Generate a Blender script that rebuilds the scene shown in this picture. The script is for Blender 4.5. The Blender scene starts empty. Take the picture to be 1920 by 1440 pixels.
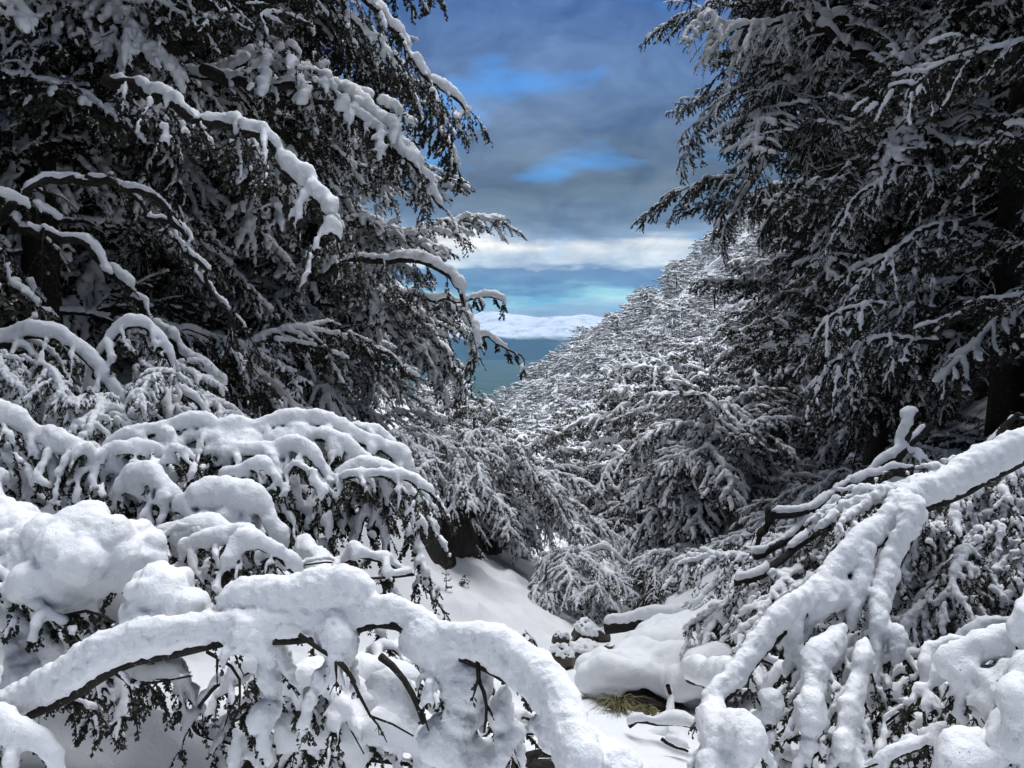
import bpy, math, random
import numpy as np
from mathutils import Vector, Matrix

R = math.radians
scene = bpy.context.scene
COL = scene.collection

# ------------------------------------------------------------------ camera
F = 1500.0                      # focal length in pixels of a 1920 wide frame
CAM = np.array((0.0, 0.0, 1.7))
PITCH = math.atan(100.0 / F)    # horizon 100 px above the middle
cam_d = bpy.data.cameras.new('camera')
cam_d.sensor_width = 36.0
cam_d.lens = 36.0 * F / 1920.0
cam_d.clip_start = 0.05
cam_d.clip_end = 60000.0
cam = bpy.data.objects.new('camera', cam_d)
COL.objects.link(cam)
cam.location = CAM
cam.rotation_euler = (math.pi / 2 - PITCH, 0, 0)
scene.camera = cam
FWD = np.array((0, math.cos(PITCH), -math.sin(PITCH)))
UPV = np.array((0, math.sin(PITCH), math.cos(PITCH)))
RIGHT = np.array((1.0, 0, 0))


def at(px, py, d):
    """the point seen at a photograph pixel, d metres in front of the camera"""
    return CAM + d * (FWD + RIGHT * (px - 960) / F + UPV * (720 - py) / F)


# ------------------------------------------------------------------ light
SUN_EL, SUN_AZ = 72.0, 30.0     # azimuth measured from +Y towards +X
world = bpy.data.worlds.new('World')
scene.world = world
world.use_nodes = True
sun_d = bpy.data.lights.new('sun', 'SUN')
sun_d.energy = 1.5
sun_d.angle = R(48)
sun_d.color = (0.97, 0.985, 1.0)
sun = bpy.data.objects.new('sun', sun_d)
COL.objects.link(sun)
sdir = Vector((math.sin(R(SUN_AZ)) * math.cos(R(SUN_EL)), math.cos(R(SUN_AZ)) * math.cos(R(SUN_EL)), math.sin(R(SUN_EL))))
sun.rotation_euler = sdir.to_track_quat('Z', 'Y').to_euler()
sun.location = (0, 0, 40)
vs = scene.view_settings
vs.view_transform = 'Standard'
vs.look = 'None'
vs.gamma = 1.0
vs.exposure = 1.75
scene.render.engine = 'CYCLES'
scene.cycles.max_bounces = 4
scene.cycles.diffuse_bounces = 1
scene.cycles.glossy_bounces = 2
scene.cycles.transmission_bounces = 2
scene.cycles.volume_bounces = 0
scene.cycles.use_denoising = True
scene.cycles.use_adaptive_sampling = True
scene.cycles.adaptive_threshold = 0.035


class NT:
    """tiny node-tree builder"""
    def __init__(self, tree):
        self.t = tree
        tree.nodes.clear()

    def n(self, kind, props=None, **ins):
        nd = self.t.nodes.new(kind)
        for k, v in (props or {}).items():
            setattr(nd, k, v)
        for k, v in ins.items():
            key = int(k[1:]) if k[0] == 'i' and k[1:].isdigit() else k.replace('_', ' ')
            sock = nd.inputs[key]
            if isinstance(v, bpy.types.NodeSocket):
                self.t.links.new(v, sock)
            else:
                sock.default_value = v
        return nd

    def math(self, op, a, b=0.0, c=0.0, clamp=False):
        return self.n('ShaderNodeMath', {'operation': op, 'use_clamp': clamp}, i0=a, i1=b, i2=c).outputs[0]

    def ramp(self, fac, stops, interp='LINEAR'):
        nd = self.n('ShaderNodeValToRGB', None, Fac=fac)
        cr = nd.color_ramp
        cr.interpolation = interp
        while len(cr.elements) < len(stops):
            cr.elements.new(0.5)
        for e, (p, c) in zip(cr.elements, stops):
            e.position = p
            e.color = (*c, 1) if len(c) == 3 else c
        return nd.outputs[0]

    def mix(self, fac, a, b, blend='MIX'):
        nd = self.n('ShaderNodeMix', {'data_type': 'RGBA', 'blend_type': blend})
        for s, v in ((nd.inputs[0], fac), (nd.inputs[6], a), (nd.inputs[7], b)):
            if isinstance(v, bpy.types.NodeSocket):
                self.t.links.new(v, s)
            else:
                s.default_value = (*v, 1) if isinstance(v, tuple) and len(v) == 3 else v
        return nd.outputs[2]

    def noise(self, vec, scale, detail=4.0, rough=0.55, dist=0.0):
        nd = self.n('ShaderNodeTexNoise', None, Scale=scale, Detail=detail, Roughness=rough, Distortion=dist)
        if vec is not None:
            self.t.links.new(vec, nd.inputs['Vector'])
        return nd.outputs[0]


def lin(r, g, b):
    f = lambda c: (c / 255 / 12.92) if c / 255 <= 0.04045 else ((c / 255 + 0.055) / 1.055) ** 2.4
    return (f(r), f(g), f(b))


def build_sky():
    t = NT(world.node_tree)
    k = 2 ** (-vs.exposure)                      # cloud colours below are given as they show in the picture
    c = lambda r, g, b: tuple(x * k for x in lin(r, g, b))
    co = t.n('ShaderNodeTexCoord').outputs['Generated']
    sep = t.n('ShaderNodeSeparateXYZ', None, Vector=co)
    x, y, z = sep.outputs
    hor = t.math('SQRT', t.math('ADD', t.math('MULTIPLY', x, x), t.math('MULTIPLY', y, y)))
    el = t.math('DIVIDE', z, t.math('MAXIMUM', hor, 0.02))       # tangent of the elevation
    # clouds lie in a flat deck: project the direction onto it
    den = t.math('ADD', t.math('MAXIMUM', z, 0.0), 0.09)
    pv = t.n('ShaderNodeCombineXYZ', None, X=t.math('DIVIDE', x, den), Y=t.math('DIVIDE', y, den), Z=0.0).outputs[0]
    n1 = t.noise(pv, 0.75, 5, 0.55, 0.4)
    n2 = t.noise(pv, 2.1, 6, 0.6, 0.3)
    st = t.n('ShaderNodeMapping', None, Vector=co, Scale=(3.0, 3.0, 13.0)).outputs[0]
    n3 = t.noise(st, 1.5, 5, 0.55, 0.5)
    # the layers of the deck, read by elevation with an uneven edge
    eld = t.math('ADD', el, t.math('MULTIPLY', t.math('SUBTRACT', n3, 0.5), 0.085))
    eld = t.math('ADD', eld, t.math('MULTIPLY', t.math('SUBTRACT', n2, 0.5), 0.035))
    e01 = t.math('MULTIPLY', eld, 0.9, clamp=True)
    S = lambda v: max(0.0, min(1.0, v * 0.9))
    deck = t.ramp(e01, [
        (S(0.000), c(214, 232, 242)), (S(0.014), c(220, 232, 240)), (S(0.022), c(160, 180, 202)),
        (S(0.034), c(178, 205, 222)), (S(0.044), c(170, 236, 246)), (S(0.055), c(112, 152, 190)),
        (S(0.078), c(112, 146, 184)), (S(0.088), c(214, 230, 242)), (S(0.112), c(246, 250, 252)),
        (S(0.124), c(150, 174, 200)), (S(0.150), c(108, 128, 152)), (S(0.185), c(92, 108, 128)), (S(0.240), c(108, 130, 160)),
        (S(0.300), c(98, 126, 170)), (S(0.410), c(70, 104, 164)), (S(0.600), c(92, 118, 160)), (S(1.10), c(128, 140, 162))])
    soft = t.ramp(n1, [(0.30, (0.60, 0.66, 0.74)), (0.5, (1, 1, 1)), (0.72, (1.6, 1.42, 1.2))])
    deck = t.mix(1.0, deck, soft, 'MULTIPLY')
    curd = t.ramp(t.noise(t.n('ShaderNodeMapping', None, Vector=co, Scale=(5.0, 5.0, 9.0)).outputs[0], 2.2, 7, 0.62, 0.6), [(0.30, (0.62, 0.67, 0.75)), (0.70, (1.45, 1.36, 1.25))])
    deck = t.mix(1.0, deck, curd, 'MULTIPLY')
    # clear gaps between the clouds
    nish = t.n('ShaderNodeTexSky', {'sky_type': 'NISHITA', 'sun_disc': False, 'sun_elevation': R(SUN_EL), 'sun_rotation': R(SUN_AZ)})
    STR = 0.10
    gv = t.n('ShaderNodeMapping', None, Vector=co, Location=(0.13, 0.0, 0.31), Scale=(4.0, 4.0, 12.0)).outputs[0]
    gap = t.ramp(t.noise(gv, 1.25, 4, 0.5, 0.3), [(0.60, (0, 0, 0)), (0.76, (1, 1, 1))])
    deck_s = t.mix(1.0, deck, (1 / STR, 1 / STR, 1 / STR), 'MULTIPLY')
    clear = t.mix(1.0, nish.outputs[0], (0.06, 0.42, 0.80), 'MULTIPLY')
    gapc = t.math('MULTIPLY', gap, 0.6)
    colr = t.mix(gapc, deck_s, clear)
    bg = t.n('ShaderNodeBackground', None, Color=colr, Strength=STR)
    out = t.n('ShaderNodeOutputWorld', None, Surface=bg.outputs[0])


build_sky()


# ------------------------------------------------------------------ materials
def new_mat(name):
    m = bpy.data.materials.new(name)
    m.use_nodes = True
    return m, NT(m.node_tree)


def finish(t, bsdf):
    t.n('ShaderNodeOutputMaterial', None, Surface=bsdf.outputs[0])


def mat_snow():
    m, t = new_mat('snow')
    pos = t.n('ShaderNodeNewGeometry').outputs['Position']
    a = t.noise(pos, 9.0, 4, 0.6)
    b = t.noise(pos, 260.0, 3, 0.7)
    cc = t.noise(pos, 70.0, 4, 0.65)
    col = t.ramp(a, [(0.3, (0.84, 0.855, 0.89)), (0.7, (0.88, 0.885, 0.905))])
    speck = t.ramp(t.noise(pos, 110.0, 2, 0.5), [(0.755, (0, 0, 0)), (0.775, (1, 1, 1))])
    col = t.mix(speck, col, (0.10, 0.085, 0.06))
    h = t.math('ADD', t.math('MULTIPLY', b, 0.35), cc)
    bump = t.n('ShaderNodeBump', None, Strength=0.55, Distance=0.012, Height=h)
    p = t.n('ShaderNodeBsdfPrincipled', None, Base_Color=col, Roughness=0.75, Normal=bump.outputs[0])
    p.inputs['Specular IOR Level'].default_value = 0.2
    finish(t, p)
    return m


def mat_bark():
    m, t = new_mat('bark')
    pos = t.n('ShaderNodeTexCoord').outputs['Object']
    a = t.noise(pos, 30.0, 5, 0.65)
    b = t.noise(pos, 4.0, 3, 0.5)
    a2 = t.ramp(a, [(0.35, (0, 0, 0)), (0.68, (1, 1, 1))])
    col = t.mix(a2, (0.005, 0.004, 0.004), (0.034, 0.027, 0.023))
    col = t.mix(t.math('MULTIPLY', b, 0.3), col, (0.022, 0.023, 0.019))
    dust = t.ramp(t.noise(pos, 140.0, 3, 0.6), [(0.66, (0, 0, 0)), (0.72, (1, 1, 1))])
    col = t.mix(dust, col, (0.45, 0.46, 0.48))
    bump = t.n('ShaderNodeBump', None, Strength=0.8, Distance=0.01, Height=a)
    p = t.n('ShaderNodeBsdfPrincipled', None, Base_Color=col, Roughness=0.85, Normal=bump.outputs[0])
    p.inputs['Specular IOR Level'].default_value = 0.25
    finish(t, p)
    return m


def mat_leaf():
    m, t = new_mat('beech_leaf')
    g = t.n('ShaderNodeNewGeometry')
    oi = t.n('ShaderNodeObjectInfo')
    a = t.noise(g.outputs['Position'], 14.0, 3, 0.6)
    r = t.math('ADD', t.math('MULTIPLY', g.outputs['Random Per Island'], 0.6), t.math('MULTIPLY', a, 0.4))
    col = t.ramp(r, [(0.10, (0.007, 0.008, 0.007)), (0.40, (0.016, 0.019, 0.014)), (0.62, (0.036, 0.037, 0.025)),
                     (0.80, (0.075, 0.066, 0.036)), (0.95, (0.15, 0.16, 0.15))])
    p = t.n('ShaderNodeBsdfPrincipled', None, Base_Color=col, Roughness=0.5)
    p.inputs['Specular IOR Level'].default_value = 0.3
    finish(t, p)
    return m


def mat_ground():
    m, t = new_mat('ground_snow')
    pos = t.n('ShaderNodeNewGeometry').outputs['Position']
    a = t.noise(pos, 1.6, 5, 0.6)
    b = t.noise(pos, 60.0, 4, 0.65)
    c2 = t.noise(pos, 7.0, 4, 0.6)
    col = t.ramp(a, [(0.3, (0.84, 0.855, 0.89)), (0.7, (0.88, 0.885, 0.905))])
    litter = t.ramp(t.math('ADD', t.math('MULTIPLY', b, 0.35), t.math('MULTIPLY', c2, 0.65)), [(0.68, (0, 0, 0)), (0.72, (1, 1, 1))])
    col = t.mix(litter, col, (0.10, 0.085, 0.07))
    # under the trees the snow is broken by litter, moss and low growth
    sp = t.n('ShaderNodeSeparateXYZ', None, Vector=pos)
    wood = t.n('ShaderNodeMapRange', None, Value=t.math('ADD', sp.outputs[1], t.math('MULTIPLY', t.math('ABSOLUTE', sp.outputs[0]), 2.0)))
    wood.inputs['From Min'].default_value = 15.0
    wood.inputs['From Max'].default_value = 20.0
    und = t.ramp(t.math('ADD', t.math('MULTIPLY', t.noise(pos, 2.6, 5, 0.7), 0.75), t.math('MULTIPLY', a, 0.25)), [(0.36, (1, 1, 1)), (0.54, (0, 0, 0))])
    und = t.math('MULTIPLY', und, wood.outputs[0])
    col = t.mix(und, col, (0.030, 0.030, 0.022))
    low = t.n('ShaderNodeMapRange', None, Value=sp.outputs[2])
    low.inputs['From Min'].default_value = -140.0
    low.inputs['From Max'].default_value = -230.0
    col = t.mix(low.outputs[0], col, t.ramp(t.noise(pos, 0.003, 4, 0.6), [(0.35, (0.015, 0.04, 0.03)), (0.65, (0.04, 0.075, 0.045))]))
    h = t.math('ADD', t.math('MULTIPLY', b, 0.25), c2)
    bump = t.n('ShaderNodeBump', None, Strength=0.5, Distance=0.05, Height=h)
    p = t.n('ShaderNodeBsdfPrincipled', None, Base_Color=col, Roughness=0.75, Normal=bump.outputs[0])
    p.inputs['Specular IOR Level'].default_value = 0.2
    finish(t, p)
    return m


def mat_simple(name, c1, c2, scale, rough=0.8, bump=0.5, dist=0.03):
    m, t = new_mat(name)
    pos = t.n('ShaderNodeTexCoord').outputs['Object']
    a = t.noise(pos, scale, 6, 0.65)
    col = t.ramp(a, [(0.32, c1), (0.68, c2)])
    b = t.n('ShaderNodeBump', None, Strength=bump, Distance=dist, Height=a)
    p = t.n('ShaderNodeBsdfPrincipled', None, Base_Color=col, Roughness=rough, Normal=b.outputs[0])
    finish(t, p)
    return m


def mat_mountain():
    m, t = new_mat('far_mountain')
    g = t.n('ShaderNodeNewGeometry')
    z = t.n('ShaderNodeSeparateXYZ', None, Vector=g.outputs['Position']).outputs[2]
    pos = g.outputs['Position']
    n = t.noise(pos, 0.0022, 6, 0.6)
    n2 = t.noise(pos, 0.012, 5, 0.6)
    line = t.math('ADD', z, t.math('MULTIPLY', t.math('SUBTRACT', n, 0.5), 150.0))
    line = t.math('ADD', line, t.math('MULTIPLY', t.math('SUBTRACT', n2, 0.5), 60.0))
    snow = t.n('ShaderNodeMapRange', {'interpolation_type': 'SMOOTHSTEP'}, Value=line)
    snow.inputs['From Min'].default_value = -130.0
    snow.inputs['From Max'].default_value = -50.0
    base = t.ramp(t.noise(pos, 0.004, 4, 0.6), [(0.35, (0.010, 0.022, 0.030)), (0.65, (0.025, 0.045, 0.040))])
    rock = t.ramp(t.noise(pos, 0.006, 7, 0.68), [(0.46, (0.80, 0.83, 0.88)), (0.66, (0.40, 0.44, 0.50))])
    col = t.mix(snow.outputs[0], base, rock)
    p = t.n('ShaderNodeBsdfPrincipled', None, Base_Color=col, Roughness=0.9)
    p.inputs['Specular IOR Level'].default_value = 0.1
    finish(t, p)
    return m


SNOW, BARK, LEAF, GROUND = mat_snow(), mat_bark(), mat_leaf(), mat_ground()
ROCK = mat_simple('wet_rock', (0.016, 0.011, 0.008), (0.085, 0.058, 0.036), 11.0, 0.45, 1.0, 0.04)
EARTH = mat_simple('earth', (0.006, 0.005, 0.005), (0.026, 0.020, 0.016), 6.0, 0.9, 1.0, 0.06)
GRASS = mat_simple('dead_grass', (0.07, 0.07, 0.025), (0.20, 0.17, 0.07), 12.0, 0.7, 0.1, 0.01)
MOUNT = mat_mountain()


def mat_water():
    m, t = new_mat('stream_water')
    pos = t.n('ShaderNodeNewGeometry').outputs['Position']
    b = t.n('ShaderNodeBump', None, Strength=0.4, Distance=0.03, Height=t.noise(pos, 14.0, 4, 0.6))
    p = t.n('ShaderNodeBsdfPrincipled', None, Base_Color=(0.03, 0.032, 0.03, 1), Roughness=0.12, Normal=b.outputs[0])
    finish(t, p)
    return m


WATER = mat_water()


# ------------------------------------------------------------------ mesh helpers
def mesh_from(name, V, tris=None, quads=None, mats=(), mi_t=None, mi_q=None, smooth=True):
    me = bpy.data.meshes.new(name)
    V = np.asarray(V, dtype=np.float32).reshape(-1, 3)
    nt = 0 if tris is None else len(tris)
    nq = 0 if quads is None else len(quads)
    me.vertices.add(len(V))
    me.vertices.foreach_set('co', V.ravel())
    me.loops.add(nt * 3 + nq * 4)
    parts = []
    if nt:
        parts.append(np.asarray(tris, dtype=np.int32).ravel())
    if nq:
        parts.append(np.asarray(quads, dtype=np.int32).ravel())
    if parts:
        me.loops.foreach_set('vertex_index', np.concatenate(parts))
    me.polygons.add(nt + nq)
    st = np.concatenate([np.arange(nt) * 3, nt * 3 + np.arange(nq) * 4]).astype(np.int32)
    me.polygons.foreach_set('loop_start', st)
    mi = np.zeros(nt + nq, dtype=np.int32)
    if mi_t is not None and nt:
        mi[:nt] = mi_t
    if mi_q is not None and nq:
        mi[nt:] = mi_q
    for m in mats:
        me.materials.append(m)
    me.polygons.foreach_set('material_index', mi)
    me.polygons.foreach_set('use_smooth', np.full(nt + nq, smooth, dtype=bool))
    me.update(calc_edges=True)
    me.validate()
    return me


def obj(name, me, parent=None):
    o = bpy.data.objects.new(name, me)
    COL.objects.link(o)
    if parent is not None:
        o.parent = parent
    return o


def tag(o, label=None, cat=None, group=None, kind=None):
    for k, v in (('label', label), ('category', cat), ('group', group), ('kind', kind)):
        if v:
            o[k] = v
    return o


def thing(name, label, cat, loc=(0, 0, 0), group=None):
    o = bpy.data.objects.new(name, None)
    COL.objects.link(o)
    o.location = loc
    o.empty_display_size = 0.2
    return tag(o, label, cat, group)


def spline(pts, n):
    """Catmull-Rom through pts, n samples evenly spaced by length"""
    P = np.asarray(pts, dtype=float)
    if len(P) == 2:
        w = np.linspace(0, 1, n)[:, None]
        return P[0] * (1 - w) + P[1] * w
    Q = np.vstack([2 * P[0] - P[1], P, 2 * P[-1] - P[-2]])
    out = []
    for i in range(len(P) - 1):
        p0, p1, p2, p3 = Q[i:i + 4]
        tt = np.linspace(0, 1, 13)[:-1, None]
        out.append(0.5 * ((2 * p1) + (-p0 + p2) * tt + (2 * p0 - 5 * p1 + 4 * p2 - p3) * tt ** 2 + (-p0 + 3 * p1 - 3 * p2 + p3) * tt ** 3))
    C = np.vstack(out + [P[-1:]])
    s = np.concatenate([[0], np.cumsum(np.linalg.norm(np.diff(C, axis=0), axis=1))])
    ss = np.linspace(0, s[-1], n)
    return np.stack([np.interp(ss, s, C[:, k]) for k in range(3)], 1)


def length(P):
    return float(np.linalg.norm(np.diff(P, axis=0), axis=1).sum())


def tangents(P):
    T = np.gradient(P, axis=0)
    return T / np.maximum(np.linalg.norm(T, axis=1, keepdims=True), 1e-9)


def wob(rng, n, k):
    """smooth random 0..1 line of n samples with k control values"""
    v = rng.random(max(2, int(k)) + 1)
    x = np.linspace(0, len(v) - 1, n)
    i = np.minimum(x.astype(int), len(v) - 2)
    f = x - i
    f = f * f * (3 - 2 * f)
    return v[i] * (1 - f) + v[i + 1] * f


class Acc:
    """collects the wood, leaves and snow of one branch"""
    def __init__(self, seed):
        self.rng = np.random.default_rng(seed)
        self.V, self.Q, self.nv = [], [], 0
        self.LV, self.LT = [], []
        self.nl = 0
        self.SP, self.SR = [], []

    def tube(self, P, r0, r1, k=5):
        n = len(P)
        T = tangents(P)
        ref = np.where(np.abs(T[:, 2:3]) > 0.9, np.array([[1.0, 0, 0]]), np.array([[0, 0, 1.0]]))
        A = np.cross(T, ref)
        A /= np.maximum(np.linalg.norm(A, axis=1, keepdims=True), 1e-9)
        B = np.cross(A, T)
        rr = np.linspace(r0, r1, n) * (0.9 + 0.2 * wob(self.rng, n, n / 2))
        ang = np.arange(k) * 2 * math.pi / k
        ring = A[:, None, :] * np.cos(ang)[None, :, None] + B[:, None, :] * np.sin(ang)[None, :, None]
        V = P[:, None, :] + ring * rr[:, None, None]
        i = np.arange(n - 1)[:, None] * k
        j = np.arange(k)[None, :]
        j2 = (j + 1) % k
        q = np.stack([i + j, i + j2, i + k + j2, i + k + j], -1).reshape(-1, 4) + self.nv
        self.V.append(V.reshape(-1, 3))
        self.Q.append(q)
        self.nv += n * k

    def leaves(self, P, count, size, hang=0.5):
        if count < 1:
            return
        rng = self.rng
        T = tangents(P)
        idx = rng.random(count) ** 0.8 * (len(P) - 1)
        i = idx.astype(int).clip(0, len(P) - 2)
        f = (idx - i)[:, None]
        p = P[i] * (1 - f) + P[i + 1] * f
        t = T[i]
        side = np.cross(t, np.array((0, 0, 1.0)))
        side /= np.maximum(np.linalg.norm(side, axis=1, keepdims=True), 1e-6)
        sgn = np.where(rng.random(count) < 0.5, -1.0, 1.0)[:, None]
        d = side * sgn * 0.8 + t * 0.6 + np.array((0, 0, -1.0)) * hang * rng.random((count, 1)) + rng.normal(0, 0.35, (count, 3))
        d /= np.linalg.norm(d, axis=1, keepdims=True)
        w = np.cross(d, rng.normal(0, 1, (count, 3)) * 0.5 + np.array((0, 0, 1.0)))
        w /= np.maximum(np.linalg.norm(w, axis=1, keepdims=True), 1e-6)
        s = size * (0.65 + 0.7 * rng.random((count, 1)))
        p = p + d * s * 0.15
        a, b = p, p + d * s
        c1, c2 = p + d * s * 0.5 + w * s * 0.36, p + d * s * 0.5 - w * s * 0.36
        V = np.stack([a, c1, b, c2], 1).reshape(-1, 3)
        k = np.arange(count)[:, None] * 4 + self.nl
        self.LV.append(V)
        self.LT.append(np.concatenate([k + np.array([[0, 1, 2]]), k + np.array([[0, 2, 3]])]))
        self.nl += count * 4

    def snow(self, P, t, cover=1.0, high=1.0, lump=0.1, seat=0.62, lumpy=1.0, crumb=0, jit=0.16):
        """snow lying along a twig; t is its half width, high stretches it upwards"""
        rng = self.rng
        L = length(P)
        tv = np.atleast_1d(np.asarray(t, float))
        n = max(3, int(L / (0.32 * tv.min())) + 2)
        t = np.interp(np.linspace(0, 1, n), np.linspace(0, 1, len(tv)), tv) if len(tv) > 1 else np.full(n, tv[0])
        C = np.stack([np.interp(np.linspace(0, 1, n), np.linspace(0, 1, len(P)), P[:, k]) for k in range(3)], 1)
        T = tangents(C)
        flat = np.sqrt(np.clip(1 - T[:, 2] ** 2, 0, 1))
        w = wob(rng, n, L / lump + 1)
        w2 = wob(rng, n, L / (lump * 0.4) + 1)
        keep = wob(rng, n, L / (lump * 1.6) + 1) < cover
        r = t * (0.62 + 0.27 * (1 - lumpy) * (lumpy > 1) + (0.38 * w + 0.16 * w2) * lumpy) * (0.55 + 0.45 * flat)
        ends = np.minimum(1, np.minimum(np.arange(n), np.arange(n)[::-1]) / 3 * 0.5 + 0.55)
        r = r * ends
        N = np.array((0, 0, 1.0)) - T * T[:, 2:3]
        N[:, 2] += 0.15
        N /= np.linalg.norm(N, axis=1, keepdims=True)
        off = rng.normal(0, jit, (n, 3)) * t[:, None] + N * (r * seat)[:, None]
        for lay in range(int(math.ceil(high))):
            fr = 1.0 if lay == 0 else 0.88 ** lay
            q = C + off + N * (lay * r * 0.8 * min(1.0, high - lay + 0.2))[:, None]
            self.SP.append(q[keep])
            self.SR.append((r * fr)[keep])
            if crumb:
                for _ in range(crumb):
                    u = rng.normal(0, 1, (n, 3))
                    u[:, 2] = np.abs(u[:, 2]) * 0.8 - 0.25
                    u /= np.linalg.norm(u, axis=1, keepdims=True)
                    rc = r * fr * rng.uniform(0.16, 0.34, n)
                    self.SP.append((q + u * (r * fr - rc * 0.25)[:, None])[keep])
                    self.SR.append(rc[keep])

    def blob(self, c, r, n, flat=0.6, rr=0.34):
        """a heap of snow round c"""
        n = int(n * 2.2)
        rng = self.rng
        d = rng.normal(0, 1, (n, 3))
        d /= np.linalg.norm(d, axis=1, keepdims=True)
        d *= rng.random((n, 1)) ** 0.4 * r * (1 - rr * 0.6)
        d[:, 2] *= flat
        self.SP.append(np.asarray(c) + d)
        self.SR.append(r * rr * (0.75 + 0.5 * rng.random(n)))


def grow(rng, p0, d, L, droop, n=8, wig=0.04):
    """a branch leaving p0 along d that sags under its load"""
    s = np.linspace(0, 1, n)[:, None]
    d = np.asarray(d, dtype=float)
    d = d / np.linalg.norm(d)
    P = p0 + d * s * L + np.array((0, 0, -1.0)) * droop * L * s ** 2
    P = P + rng.normal(0, wig * L, (1, 3)) * s * (1 - s) * 2 + rng.normal(0, wig * 0.3 * L, (n, 3)) * s
    sc = L / max(length(P), 1e-6)
    return p0 + (P - p0) * sc


def sidedir(T, ang, lift):
    h = np.array((T[0], T[1], 0.0))
    nh = np.linalg.norm(h)
    h = np.array((1.0, 0, 0)) if nh < 1e-3 else h / nh
    c, s = math.cos(ang), math.sin(ang)
    d = np.array((h[0] * c - h[1] * s, h[0] * s + h[1] * c, 0.0))
    d[2] = T[2] * 0.5 + lift
    return d


_groups = {}


def snow_group(voxel):
    key = round(voxel, 5)
    if key in _groups:
        return _groups[key]
    g = bpy.data.node_groups.new('snow_skin', 'GeometryNodeTree')
    g.interface.new_socket('Geometry', in_out='INPUT', socket_type='NodeSocketGeometry')
    g.interface.new_socket('Geometry', in_out='OUTPUT', socket_type='NodeSocketGeometry')
    N = g.nodes.new
    i, o = N('NodeGroupInput'), N('NodeGroupOutput')
    mp = N('GeometryNodeMeshToPoints')
    ra = N('GeometryNodeInputNamedAttribute')
    ra.data_type = 'FLOAT'
    ra.inputs['Name'].default_value = 'rad'
    pv = N('GeometryNodePointsToVolume')
    pv.resolution_mode = 'VOXEL_SIZE'
    pv.inputs['Voxel Size'].default_value = voxel
    vm = N('GeometryNodeVolumeToMesh')
    vm.resolution_mode = 'GRID'
    vm.inputs['Threshold'].default_value = 0.35
    vm.inputs['Adaptivity'].default_value = 0.0
    L = g.links.new
    L(i.outputs[0], mp.inputs[0])
    L(ra.outputs[0], mp.inputs['Radius'])
    L(mp.outputs[0], pv.inputs[0])
    L(mp.outputs[0], pv.inputs[0])
    ra2 = N('GeometryNodeInputNamedAttribute')
    ra2.data_type = 'FLOAT'
    ra2.inputs['Name'].default_value = 'radius'
    L(ra2.outputs[0], pv.inputs['Radius'])
    L(pv.outputs[0], vm.inputs[0])
    L(vm.outputs[0], o.inputs[0])
    _groups[key] = g
    return g


_tex = {}


def cloud_tex(size):
    if size not in _tex:
        tx = bpy.data.textures.new('lumps', 'CLOUDS')
        tx.noise_scale = size
        tx.noise_depth = 2
        _tex[size] = tx
    return _tex[size]


def snow_arrays(P, Rr, voxel, disp=0.02, dsize=0.05, smooth=2):
    """skin over a cloud of snow lumps: verts, quads, tris"""
    me = bpy.data.meshes.new('tmp')
    me.vertices.add(len(P))
    me.vertices.foreach_set('co', np.asarray(P, dtype=np.float32).ravel())
    at_ = me.attributes.new('rad', 'FLOAT', 'POINT')
    at_.data.foreach_set('value', np.asarray(Rr, dtype=np.float32))
    o = bpy.data.objects.new('tmp', me)
    COL.objects.link(o)
    m = o.modifiers.new('skin', 'NODES')
    m.node_group = snow_group(voxel)
    if smooth:
        s = o.modifiers.new('smooth', 'SMOOTH')
        s.iterations = smooth
        s.factor = 0.5
    if disp:
        for k, (ds, dd) in enumerate(((dsize, disp), (dsize * 0.45, disp * 0.55), (dsize * 0.2, disp * 0.3))):
            dm = o.modifiers.new('lumps', 'DISPLACE')
            dm.texture = cloud_tex(ds)
            dm.strength = dd
            dm.mid_level = 0.5
    dg = bpy.context.evaluated_depsgraph_get()
    ev = o.evaluated_get(dg)
    r = ev.to_mesh()
    nv = len(r.vertices)
    V = np.empty(nv * 3, dtype=np.float32)
    r.vertices.foreach_get('co', V)
    npoly = len(r.polygons)
    lt = np.empty(npoly, dtype=np.int32)
    ls = np.empty(npoly, dtype=np.int32)
    r.polygons.foreach_get('loop_total', lt)
    r.polygons.foreach_get('loop_start', ls)
    vi = np.empty(len(r.loops), dtype=np.int32)
    r.loops.foreach_get('vertex_index', vi)
    ev.to_mesh_clear()
    bpy.data.objects.remove(o)
    bpy.data.meshes.remove(me)
    V = V.reshape(-1, 3)
    q = ls[lt == 4]
    t = ls[lt == 3]
    quads = vi[q[:, None] + np.arange(4)] if len(q) else np.zeros((0, 4), int)
    tris = vi[t[:, None] + np.arange(3)] if len(t) else np.zeros((0, 3), int)
    return V, quads, tris


def bake_combined(acc, name, voxel, disp, dsize, smooth=2):
    """wood, leaves and snow in one mesh (used for the branchlets that are copied many times)"""
    V, Q, T, mq, mt = [], [], [], [], []
    nv = 0
    if acc.V:
        v = np.vstack(acc.V)
        q = np.vstack(acc.Q)
        V.append(v); Q.append(q); mq.append(np.zeros(len(q), int))
        nv += len(v)
    if acc.LV:
        v = np.vstack(acc.LV)
        t = np.vstack(acc.LT)
        V.append(v); T.append(t + nv); mt.append(np.ones(len(t), int))
        nv += len(v)
    if acc.SP:
        sv, sq, st = snow_arrays(np.vstack(acc.SP), np.concatenate(acc.SR), voxel, disp, dsize, smooth)
        V.append(sv); Q.append(sq + nv); mq.append(np.full(len(sq), 2))
        T.append(st + nv); mt.append(np.full(len(st), 2))
    Q = np.vstack(Q) if Q else None
    T = np.vstack(T) if T else None
    return mesh_from(name, np.vstack(V), T, Q, (BARK, LEAF, SNOW),
                     np.concatenate(mt) if mt else None, np.concatenate(mq) if mq else None)


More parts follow.
